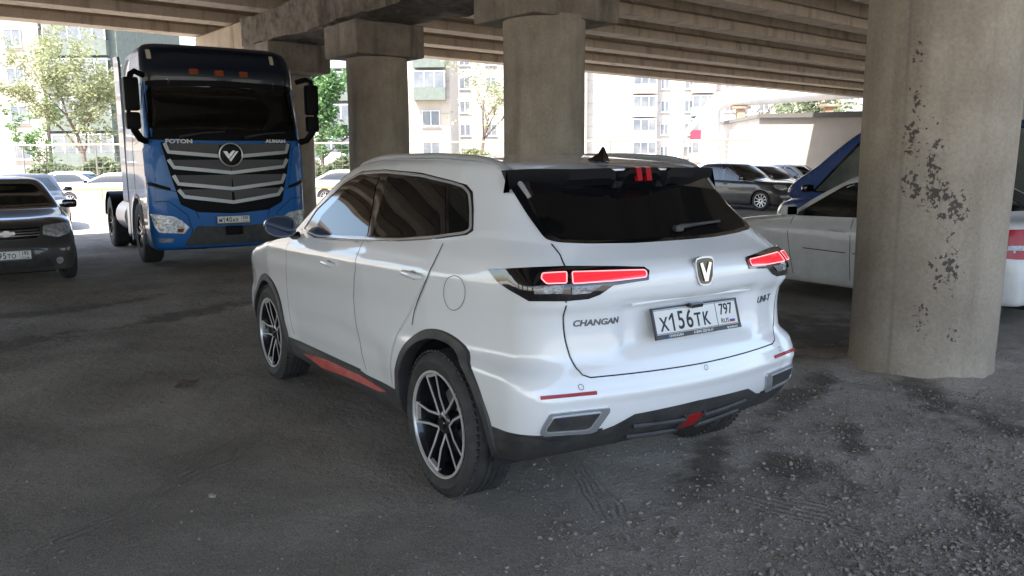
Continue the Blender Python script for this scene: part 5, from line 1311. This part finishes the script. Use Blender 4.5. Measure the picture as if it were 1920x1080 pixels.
# delivery truck with red bands, mostly behind the big pillar
M['boxw'] = mat('box_white', (0.62, 0.62, 0.62), .5); M['boxr'] = mat('box_red', (0.33, 0.012, 0.045), .45)
dt = thing('box_truck', 'tall white box truck with dark red bands beyond the thick pillar at the right', 'truck', (0.2, -12.4, 0), R(-2))
MB().box((0, 0, 1.95), (6.6, 2.3, 2.5), bev=.03).build('cargo_box', M['boxw'], dt)
mb = MB(); mb.box((-.2, 1.155, 2.75), (6.0, .012, .85)); mb.build('livery_band', M['boxr'], dt)
mb = MB(); mb.prism(circle2(-1.6, 1.72, 1.0, 32, .42)[:16]+[(-2.6, 1.35), (-.6, 1.35)][::-1][:0], 1.152, 1.162, 'y'); mb.build('livery_shape', M['boxr'], dt)
mb = MB(); mb.box((-4.15, 0, 1.25), (1.6, 2.0, 1.7), bev=.18); mb.build('cab', M['boxw'], dt, smooth=True, sharp=50)
MB().box((-4.2, 1.0, 1.65), (.9, .02, .6)).build('side_window', M['cglass'], dt)
MB().box2((-4.6, -.5, .45), (3.2, .5, .69)).build('chassis_frame', M['matte'], dt)
for cx in (-4.1, 2.0):
    for s_ in (1, -1): make_wheel('wheel', dt, (cx, s_*.98, .40), .40, .24, .22, style='five', side=s_, lite=True)

# ================================================================== beyond the bridge
YAW = -0.576188787
def bg(px, depth):                                         # ground point below photo column px at a given depth
    p = CO+ray(px, 305)*depth; return Vector((p[0], p[1], 0))
CR = Vector((math.sin(YAW), -math.cos(YAW), 0)); CF2 = Vector((math.cos(YAW), math.sin(YAW), 0))
BGR = math.atan2(CR.y, CR.x)                               # local X runs to the right across the view, local -Y towards the camera
# sunlit yard and street
M['yard'] = mat('yard_dust', (0.42, 0.38, 0.33), .95, noise=(.8, 0, (0.50, 0.46, 0.40)), bump=(12, .3))
M['road'] = mat('street_asphalt', (0.16, 0.16, 0.16), .9, noise=(2, 0, (0.22, 0.215, 0.21)), bump=(60, .3))
vs = [uv(18.9, -70, .004), uv(18.9, 90, .004), uv(400, 400, .004), uv(400, -400, .004)]
o = pyd('yard', vs, [(0, 1, 2, 3)], M['yard']); meta(o, kind='structure')
vs = [uv(-8.2, -27, .004), uv(-8.2, 60, .004), uv(-300, 300, .004), uv(-300, -300, .004)]
M['yard2'] = mat('yard_dust_near', (0.24, 0.22, 0.195), .95, noise=(.8, 0, (0.30, 0.275, 0.245)), bump=(12, .3))
o = pyd('yard', vs, [(0, 3, 2, 1)], M['yard2']); meta(o, kind='structure')
vs = [uv(-60, -27.4, .008), uv(80, -27.4, .008), uv(80, -200, .008), uv(-60, -200, .008)]
o = pyd('yard', vs, [(0, 3, 2, 1)], M['yard']); meta(o, kind='structure')
# street strip behind the low wall
a = bg(-900, 30.5); 
def strip_at(name, px0, px1, d0, d1, z, m):
    P_ = [bg(px0, d0), bg(px1, d0), bg(px1, d1), bg(px0, d1)]
    return pyd(name, [(p.x, p.y, z) for p in P_], [(0, 1, 2, 3)], m)
meta(strip_at('street', -1500, 1500, 30.2, 38.5, .012, M['road']), kind='structure')
# low wall, yellow pipe rail
M['tan'] = concrete('tan_wall', (0.36, 0.29, 0.22), (0.46, 0.38, 0.29), stain=.3)
M['yellow'] = mat('gas_pipe_yellow', (0.55, 0.40, 0.10), .5, noise=(4, .3))
M['beige'] = mat('faded_rail', (0.48, 0.38, 0.27), .6)
def wallseg(name, label, px0, px1, d, z0, z1, th, m, cat):
    a, b_ = bg(px0, d), bg(px1, d); L_ = (b_-a).length; c = (a+b_)/2
    o = MB().box((0, 0, (z0+z1)/2), (L_, th, z1-z0), 0, bev=.02).build(name, m); o.location = (c.x, c.y, 0); o.rotation_euler = (0, 0, BGR); meta(o, label, cat); return o
wallseg('low_wall', 'low tan concrete wall running along the sunlit street behind the truck', -700, 900, 28.0, 0, .55, .3, M['tan'], 'wall')
f = thing('pipe_rail', 'yellow pipe rail above the low tan wall by the street', 'railing', tuple(bg(-700, 28.6)), BGR)
L_ = (bg(900, 28.6)-bg(-700, 28.6)).length
MB().tube([(0, 0, .86), (L_, 0, .86)], .045, 8).build('rail', M['yellow'], f, smooth=True)
for i in range(int(L_/3)): MB().tube([(1.5+i*3, 0, 0), (1.5+i*3, 0, .85)], .03, 6).build('post', M['yellow'], f)
# mesh fence across the whole view
def fence(px0, px1, d, ztop, label, wires=9):
    f = thing('mesh_fence', label, 'fence', tuple(bg(px0, d)), BGR); L_ = (bg(px1, d)-bg(px0, d)).length
    MB().tube([(0, 0, ztop), (L_, 0, ztop)], .045, 8).build('top_rail', M['beige'], f, smooth=True)
    n = int(L_/3.4)
    for i in range(n+1): MB().tube([(i*L_/n, 0, 0), (i*L_/n, 0, ztop+.15)], .035, 6).build('post', M['fpost'], f)
    mb = MB()
    for k in range(wires): mb.box2((0, -.006, .3+k*(ztop-.35)/wires), (L_, .006, .3+k*(ztop-.35)/wires+.012))
    for i in range(int(L_/.34)): mb.box2((i*.34, -.004, .3), (i*.34+.010, .004, ztop))
    o = mb.build('mesh', M['fpost'], f); return f
M['fpost'] = mat('fence_steel', (0.20, 0.18, 0.15), .6)
fence(-500, 590, 40, 2.72, 'steel mesh fence with beige top rail in front of the left apartment block')
fence(590, 1420, 40.5, 2.72, 'steel mesh fence with beige top rail between the pillars and the garage')
# ------------------------------------------------------------------ apartment blocks
M['brickw'] = mat('pale_brick', (0.38, 0.33, 0.275), .9, noise=(1.5, 0, (0.43, 0.38, 0.32)), bump=(30, .3))
M['panelw'] = mat('white_panel', (0.44, 0.41, 0.37), .9, noise=(1.0, 0, (0.37, 0.335, 0.30)))
M['pane'] = mat('window_pane', (0.09, 0.105, 0.13), .15, spec=.6, noise=(.7, 0, (0.20, 0.20, 0.20)))
M['wframe'] = mat('window_frame', (0.55, 0.57, 0.62), .5)
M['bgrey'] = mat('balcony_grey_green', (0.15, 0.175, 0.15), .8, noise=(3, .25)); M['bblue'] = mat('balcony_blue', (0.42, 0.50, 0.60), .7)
M['bpink'] = mat('balcony_pink', (0.62, 0.47, 0.40), .8); M['bgreen'] = mat('balcony_green', (0.24, 0.45, 0.36), .8); M['bred'] = mat('balcony_maroon', (0.32, 0.03, 0.06), .8); M['bwhite'] = mat('balcony_white', (0.70, 0.70, 0.70), .8)
M['mortar'] = mat('joint_line', (0.24, 0.20, 0.17), .9)
M['shade'] = mat('loggia_inside', (0.10, 0.10, 0.10), .9)
def window(par, x, z, w_=1.3, h_=1.35, split=2, frame_m='wframe'):
    mb = MB(); t = .07
    mb.box2((x-w_/2, -.03, z-h_/2), (x+w_/2, .05, z-h_/2+t)); mb.box2((x-w_/2, -.03, z+h_/2-t), (x+w_/2, .05, z+h_/2))
    for i in range(split+1): xx = x-w_/2+t/2+(w_-t)*i/split; mb.box2((xx-t/2, -.029, z-h_/2+t), (xx+t/2, .05, z+h_/2-t))
    mb.box2((x-w_/2-.08, -.12, z-h_/2-.06), (x+w_/2+.08, .02, z-h_/2-.005))
    f_ = mb.build('window', M[frame_m], par)
    MB().box2((x-w_/2+.03, .0, z-h_/2+.03), (x+w_/2-.03, .012, z+h_/2-.03)).build('pane', M['pane'], f_)
    return f_
def block(label, px0, px1, depth, floors, fh, z0, wallm, cols, joints=True, turn=0.0, group=None):
    """cols: list of (x metres from left, kind, options) ; facade faces the camera"""
    a = bg(px0, depth); e = thing('apartment_building', label, 'building', tuple(a), BGR+turn, group)
    L_ = (bg(px1, depth)-a).length; H_ = z0+floors*fh+.9
    MB().box2((0, .06, 0), (L_, 12, H_)).build('wall', M[wallm], e)
    MB().box2((-.3, -.3, H_), (L_+.3, 12.3, H_+.35)).build('roof', M['mortar'], e)
    if joints:
        mb = MB()
        for k in range(floors*2): zz_ = z0-fh*.35+k*fh/2; mb.box2((0, .045, zz_), (L_, .059, zz_+.035))
        mb.build('wall_joints', M['mortar'], e)
    for x, kind, o in cols:
        for k in range(floors):
            zc = z0+(k+.5)*fh
            if kind == 'win':
                if o.get('only') is None or k in o['only']: window(e, x, zc, o.get('w', 1.3), o.get('h', 1.4), o.get('s', 2))
            elif kind == 'bal':
                m_ = o['m'][k % len(o['m'])]; w_ = o.get('w', 3.0); d_ = o.get('d', 1.0)
                if m_ is None: window(e, x, zc, 1.6, 1.4); continue
                mb = MB(); mb.box2((x-w_/2, -d_, zc-1.25), (x+w_/2, .05, zc-1.13)); mb.box2((x-w_/2, -d_, zc-1.128), (x+w_/2, -d_+.06, zc-.15)); mb.box2((x-w_/2, -d_+.062, zc-1.128), (x-w_/2+.06, .05, zc-.15)); mb.box2((x+w_/2-.06, -d_+.062, zc-1.128), (x+w_/2, .05, zc-.15))
                bb = mb.build('balcony', M[m_], e)
                if o.get('glaz', True):
                    mb = MB(); n_ = max(3, int(w_/.8))
                    for i in range(n_+1): xx = x-w_/2+.04+(w_-.08)*i/n_; mb.box2((xx-.04, -d_, zc-.148), (xx+.04, -d_+.06, zc+1.15))
                    mb.box2((x-w_/2, -d_-.002, zc+1.152), (x+w_/2, .05, zc+1.25)); mb.build('balcony_frame', M['wframe'], bb)
                    MB().box2((x-w_/2+.02, -d_+.025, zc-.14), (x+w_/2-.02, -d_+.04, zc+1.14)).build('pane', M['pane'], bb)
                else: window(e, x, zc+.1, min(w_-.4, 2.2), 1.4, 3)
    return e
z1 = lambda d: (2.9-1.36)
b1 = block('pale brick apartment block with white-framed windows at the far left', -420, 92, 61, 6, 2.72, 1.5, 'brickw', [(x, 'win', {'w': 1.28, 'h': 1.25}) for x in (2.4, 6.4, 10.4, 14.4, 18.45)])
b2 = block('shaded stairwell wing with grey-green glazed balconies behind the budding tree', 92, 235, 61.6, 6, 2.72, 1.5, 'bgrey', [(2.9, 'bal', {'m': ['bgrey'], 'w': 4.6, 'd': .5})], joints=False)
b3 = block('apartment block with blue and grey balconies seen between the truck and the pillar', 560, 700, 74, 6, 2.80, 1.55, 'panelw', [(1.4, 'win', {}), (3.7, 'bal', {'m': ['bwhite', 'bgrey', 'bgrey', 'bblue', 'bgrey', 'bblue'], 'w': 3.0})])
b4 = block('apartment block with pale green glazed balconies right of the middle pillar', 762, 846, 74, 6, 2.80, 1.55, 'brickw', [(2.3, 'bal', {'m': [None, None, 'bgrey', 'bgrey', 'bblue', 'bgrey'], 'w': 2.8})])
b5 = block('far bright apartment block behind the crooked bare tree', 846, 1100, 101, 6, 2.8, 1.6, 'panelw', [(1.8, 'win', {}), (5.0, 'win', {'only': (1, 3, 4)}), (9, 'win', {}), (13, 'win', {})])
b6 = block('long white apartment block with pink, green and maroon balconies across the car park', 1100, 1480, 102, 7, 2.78, 1.6, 'panelw',
           [(7.0, 'bal', {'m': ['bwhite', 'bwhite', 'bwhite', 'bpink', 'bwhite'], 'w': 2.9, 'glaz': True}), (9.6, 'win', {'w': 1.0}), (12.6, 'win', {'w': 1.2}), (14.2, 'bal', {'m': ['bpink', 'bred', 'bgreen', 'bpink', 'bwhite'], 'w': 2.8}), (17.6, 'win', {}), (19.7, 'win', {'w': .5, 'h': 2.2, 's': 1}), (21.8, 'win', {}), (24.5, 'win', {})])
b7 = block('distant white apartment block above the right end of the garage', 1520, 1900, 125, 5, 2.8, 1.6, 'panelw', [(x, 'win', {}) for x in (2, 5.5, 9, 12.5, 16, 20, 24)], joints=False)
# extra blocks that only the reflections and side views meet
block('long pale apartment block further left along the street', -1700, -450, 63, 5, 2.75, 1.5, 'brickw', [(3+4*i, 'win', {}) for i in range(11)], joints=False)
# air conditioners and dish on the green-balcony block
ac = thing('air_conditioner', 'white air conditioner box on the brick wall beside the green balconies', 'air conditioner', tuple(at(772, 178, 73.6)), BGR)
MB().box((0, 0, 0), (.8, .35, .55), bev=.03).build('casing', M['wframe'], ac); MB().lathe([(0, 0), (.2, 0), (.2, .02), (0, .02)], 20, 0, Matrix.Translation((-.1, -.18, 0)) @ Matrix.Rotation(math.pi/2, 4, 'X')).build('fan', M['matte'], ac)
p = at(818, 160, 72.3); sdh = thing('satellite_dish', 'cream satellite dish on the pale green balcony', 'satellite dish', tuple(p), BGR)
MB().lathe([(.0, .12), (.25, .09), (.42, .0), (.44, .0), (.26, .115), (0, .145)], 24, 0, Matrix.Rotation(R(70), 4, 'X')).build('dish', M['bpink'], sdh, smooth=True); MB().tube([(0, .1, 0), (0, .5, -.2)], .03, 6).build('arm', M['satin'], sdh)
p = at(738, 258, 70); sg_ = thing('hanging_sign', 'small blue and white sign above the ground floor window', 'sign', tuple(at(815, 258, 72.5)), BGR)
MB().box((0, 0, 0), (.9, .1, .75), bev=.02).build('board', M['bwhite'], sg_); MB().box((-.1, -.06, -.08), (.5, .02, .42)).build('sign_face', M['bblue'], sg_)
# ------------------------------------------------------------------ garage, heating pipe
a = bg(1421, 40); gar = thing('garage', 'long cream flat-roofed garage half in the shade of the bridge', 'garage', tuple(a), BGR)
Lg = (bg(2150, 40)-a).length
M['creamw'] = mat('cream_render', (0.50, 0.45, 0.40), .9, noise=(1.2, 0, (0.56, 0.51, 0.46)), bump=(18, .2)); M['roofg'] = mat('roof_sheet', (0.16, 0.15, 0.14), .7)
MB().box2((0, 0, 0), (Lg, 7, 3.75)).build('wall', M['creamw'], gar); MB().prism([(-.15, 3.75), (Lg+.15, 3.75), (Lg+.15, 4.35), (-.15, 3.92)], -.15, 7.1, 'y').build('roof', M['roofg'], gar)
hp = thing('heating_pipe', 'thick white lagged heating pipe raised on posts above the cars', 'pipe', tuple(bg(1330, 45)), BGR)
M['lag'] = mat('pipe_lagging', (0.72, 0.71, 0.69), .7, noise=(2, .15), bump=(9, .4)); M['rust'] = mat('rusty_post', (0.42, 0.36, 0.28), .8, noise=(3, 0, (0.30, 0.14, 0.06)))
mb = MB(); mb.tube([(0, 0, 0), (0, 0, 3.9), (.05, 0, 4.5), (.45, 0, 4.95), (1.1, -.1, 5.1), (6.5, -1.5, 5.35), (14, -3, 5.6)], .48, 20); mb.build('pipe', M['lag'], hp, smooth=True)
mb = MB(); mb.tube([(-1.6, .2, 0), (-1.6, .2, 2.7), (-1.2, .2, 3.3), (-.1, .1, 4.7), (.4, 0, 5.1)], .14, 12); mb.build('branch_pipe', M['lag'], hp, smooth=True)
for x, y in ((1.55, -.25), (5.9, -1.35), (10, -2.2)): MB().box((x, y, 2.25), (.42, .3, 4.5)).build('post', M['rust'], hp); MB().box((x, y, 4.56), (1.0, .5, .12)).build('bracket', M['rust'], hp)
kk = thing('kiosk', 'small brick red kiosk with white barred windows beyond the fence', 'kiosk', tuple(bg(1368, 60)), BGR)
M['kred'] = mat('kiosk_red', (0.45, 0.10, 0.07), .8); M['kpink'] = mat('kiosk_pink', (0.50, 0.24, 0.18), .8)
MB().box2((0, 0, 0), (3.0, 3, 2.7)).build('wall', M['kpink'], kk); MB().box2((1.0, -.1, 2.05), (3.3, 3.1, 2.75)).build('fascia', M['kred'], kk); window(kk, 2.1, 1.3, 1.6, 1.0, 3)
# ------------------------------------------------------------------ trees and shrubs
M['bark'] = mat('bark', (0.16, 0.12, 0.09), .9, noise=(12, .5), bump=(20, .8))
def leafmat(n_, c1, c2):
    m = mat(n_, c1, .6); t, n, l, b = nodes(m); g_ = n.new('ShaderNodeObjectInfo'); tc = n.new('ShaderNodeNewGeometry')
    r_ = n.new('ShaderNodeValToRGB'); r_.color_ramp.elements[0].color = (*c1, 1); r_.color_ramp.elements[1].color = (*c2, 1); l.new(tc.outputs['Random Per Island'], r_.inputs[0]); l.new(r_.outputs[0], b.inputs['Base Color'])
    b.inputs['Subsurface Weight'].default_value = 0
    tr = n.new('ShaderNodeBsdfTranslucent'); l.new(r_.outputs[0], tr.inputs[0]); ms = n.new('ShaderNodeMixShader'); ms.inputs[0].default_value = .35; l.new(b.outputs[0], ms.inputs[1]); l.new(tr.outputs[0], ms.inputs[2]); l.new(ms.outputs[0], n['Material Output'].inputs[0]); return m
M['leaf'] = leafmat('leaf_green', (0.07, 0.16, 0.05), (0.17, 0.28, 0.11)); M['leafy'] = leafmat('leaf_spring', (0.22, 0.24, 0.11), (0.36, 0.37, 0.20)); M['leafd'] = leafmat('leaf_grey_green', (0.12, 0.15, 0.08), (0.22, 0.26, 0.14))
def limbs(mb, p, d, L_, r_, lev, ends, rnd_):
    n = 4; pts = [p]; rr = [r_]; q = p.copy(); dd = d.copy()
    for i in range(n):
        dd = (dd+Vector((rnd_.uniform(-.22, .22), rnd_.uniform(-.22, .22), rnd_.uniform(-.05, .12)))).normalized(); q = q+dd*(L_/n); pts.append(q.copy()); rr.append(r_*(1-.55*(i+1)/n))
    mb.tube(pts, rr, 6 if lev < 2 else 4, caps=False); ends.append((q.copy(), lev))
    if lev >= 1: ends.append((pts[2].copy(), lev))
    if lev < 3:
        for i in range(3 if lev else 5):
            k = rnd_.randint(2, n) if lev else rnd_.randint(2, 4); a = rnd_.uniform(0, 6.28); t = rnd_.uniform(.45, .95)
            e = (dd*math.cos(t)+Vector((math.cos(a), math.sin(a), .25)).normalized()*math.sin(t)).normalized()
            limbs(mb, pts[k], e, L_*rnd_.uniform(.5, .72), rr[k]*.62, lev+1, ends, rnd_)
def tree(label, px, depth, h, rad, leaf, n_leaf, seed, shape='round', tr=.16, sz=.16, trunk_h=None, name='tree', lean=(0, 0), dens_=1.0):
    r0 = random.Random(seed); e = thing(name, label, 'tree', tuple(bg(px, depth)), r0.random()*6)
    mb = MB(); ends = []; th = trunk_h or h*.42; limbs(mb, Vector((0, 0, -.1)), Vector((lean[0], lean[1], 1)).normalized(), th*1.6, tr, 0, ends, r0); mb.build('trunk', M['bark'], e, smooth=True)
    if n_leaf:
        vs = []; fs = []
        cl = []
        for i in range(int(34*dens_)):
            while True:
                x, y, z = r0.uniform(-1, 1), r0.uniform(-1, 1), r0.uniform(-1, 1)
                if x*x+y*y+z*z < 1: break
            if shape == 'cone': zz_ = (z+1)/2; k = (1-zz_)**.7*.95+.08; c = Vector((x*rad*k, y*rad*k, h*.12+zz_*h*.86))
            else: c = Vector((x*rad, y*rad, h*.62+z*h*.38))
            cl.append((c, r0.uniform(.28, .60)*rad*(.55 if shape == 'cone' else .6)))
        for q_, lv in ends:
            if lv >= 2 and q_.z > h*.3: cl.append((q_, rad*.22))
        for i in range(n_leaf):
            c, s = cl[r0.randrange(len(cl))]; d = Vector((r0.gauss(0, 1), r0.gauss(0, 1), r0.gauss(0, .8))); d = d*(s*.55); p_ = c+d
            if p_.z < .2: continue
            a = Vector((r0.uniform(-1, 1), r0.uniform(-1, 1), r0.uniform(-.6, .6))).normalized(); b_ = a.cross(Vector((r0.uniform(-1, 1), r0.uniform(-1, 1), r0.uniform(-1, 1)))).normalized(); q = sz*r0.uniform(.5, 1.2); k = len(vs)
            vs += [p_-a*q, p_+b_*q*.45, p_+a*q, p_-b_*q*.45]; fs.append((k, k+1, k+2, k+3))
        pyd('crown', vs, fs, M[leaf], e)
    return e
tree('tall budding tree with pale yellow-green leaves in front of the left apartment block', 162, 46, 9.6, 2.1, 'leafy', 10000, 3, tr=.17, sz=.12, trunk_h=3.1, dens_=1.6)
tree('dense bright green conical tree between the truck and the pillar', 614, 44, 6.4, 1.55, 'leaf', 11000, 8, shape='cone', tr=.14, sz=.15)
tree('crooked bare tree with a few yellow-green shoots right of the middle pillar', 897, 47, 6.6, 1.7, 'leafy', 900, 12, tr=.17, lean=(-.25, .1), sz=.12, dens_=.5)
tree('bare grey tree beside the left end of the garage', 1412, 50, 6.2, 1.6, 'leafy', 250, 21, tr=.13, sz=.10)
tree('green tree crown showing above the garage roof', 1478, 60, 6.6, 2.4, 'leafd', 3800, 31, tr=.2, sz=.2)
tree('small fresh green tree at the corner of the pale brick block', 85, 50, 4.4, .9, 'leaf', 1500, 41, shape='cone', tr=.08, sz=.14)
def shrub(label, px0, px1, depth, h, leaf, n, seed, thick=1.2, name='hedge'):
    r0 = random.Random(seed); a, b_ = bg(px0, depth), bg(px1, depth); L_ = (b_-a).length; e = thing(name, label, 'hedge', tuple(a), BGR); vs = []; fs = []
    prof = [r0.uniform(.6, 1) for i in range(int(L_/1.2)+3)]
    for i in range(n):
        x = r0.uniform(0, L_); hh = h*(prof[int(x/1.2)]*(1-(x/1.2 % 1))+prof[int(x/1.2)+1]*(x/1.2 % 1)); z = hh*(r0.random()**.7); y = r0.uniform(-thick/2, thick/2); p_ = Vector((x, y, z))
        a_ = Vector((r0.uniform(-1, 1), r0.uniform(-1, 1), r0.uniform(-.6, .6))).normalized(); c_ = a_.cross(Vector((r0.uniform(-1, 1), r0.uniform(-1, 1), r0.uniform(-1, 1)))).normalized(); q = r0.uniform(.08, .18); k = len(vs)
        vs += [p_-a_*q, p_+c_*q*.5, p_+a_*q, p_-c_*q*.5]; fs.append((k, k+1, k+2, k+3))
    pyd('foliage', vs, fs, M[leaf], e)
    mb = MB()
    for i in range(int(L_*1.5)+1): x = r0.uniform(0, L_); mb.tube([(x, 0, 0), (x+r0.uniform(-.3, .3), r0.uniform(-.3, .3), h*.6)], .02, 4)
    o = mb.build('stems', M['bark'], e); o['kind'] = 'stuff'
shrub('grey-green hedge behind the mesh fence at the left', 60, 232, 42, 2.3, 'leafd', 6500, 51)
shrub('green hedge behind the fence between truck and pillar', 560, 690, 42, 2.4, 'leafd', 5200, 52)
shrub('sparse yellow-green shrubs at the foot of the crooked tree', 850, 945, 44, 2.6, 'leafy', 2200, 53)
shrub('low pale shrubs along the long white apartment block', 1140, 1235, 60, 2.3, 'leafy', 2500, 54)
# cars on the sunlit street
p = bg(165, 35.0); make_car('street_car', 'white car on the sunlit street behind the dark saloon', (p.x, p.y, .01), BGR+math.pi, 'wht3', detail=1, H=1.48)
p = bg(265, 33.5); make_car('street_car', 'second white car on the street, half hidden by the truck', (p.x, p.y, .01), BGR+math.pi, 'wht3', detail=0, H=1.42)
p = bg(600, 36.0); make_car('street_car', 'white car on the street glimpsed right of the truck', (p.x-1, p.y, .01), BGR, 'wht3', detail=0, H=1.45)
# a flattened brown scrap and a pale stone on the dirt, left of the car
M['scrap'] = mat('brown_scrap', (0.20, 0.14, 0.11), .9, noise=(14, .4))
x, y = gp(350, 722); r0 = random.Random(4); n_ = 18; vs = [(0, 0, .012)]
for i in range(n_):
    a = 2*math.pi*i/n_; q = r0.uniform(.6, 1.2); vs.append((.13*q*math.cos(a), .07*q*math.sin(a), .006+r0.uniform(0, .014)))
o = pyd('scrap', vs, [(0, i+1, (i+1) % n_+1) for i in range(n_)], M['scrap']); o.location = (x, y, gh(x, y)+.004); o.rotation_euler = (0, 0, R(-40)); meta(o, 'flattened reddish brown scrap lying on the dirt left of the front wheel', 'litter')
x, y = gp(398, 930); mb = MB(); J = [Vector((v.x*.028, v.y*.018, v.z*.012)) for v in iv]; mb.add(J, fi)
M['palestone'] = mat('pale_stone', (0.36, 0.33, 0.28), .9, noise=(40, .3))
o = mb.build('stone', M['palestone']); o.location = (x, y, gh(x, y)+.008); o.rotation_euler = (0, 0, .4); meta(o, 'single pale stone on the bare dirt left of the rear wheel', 'stone')
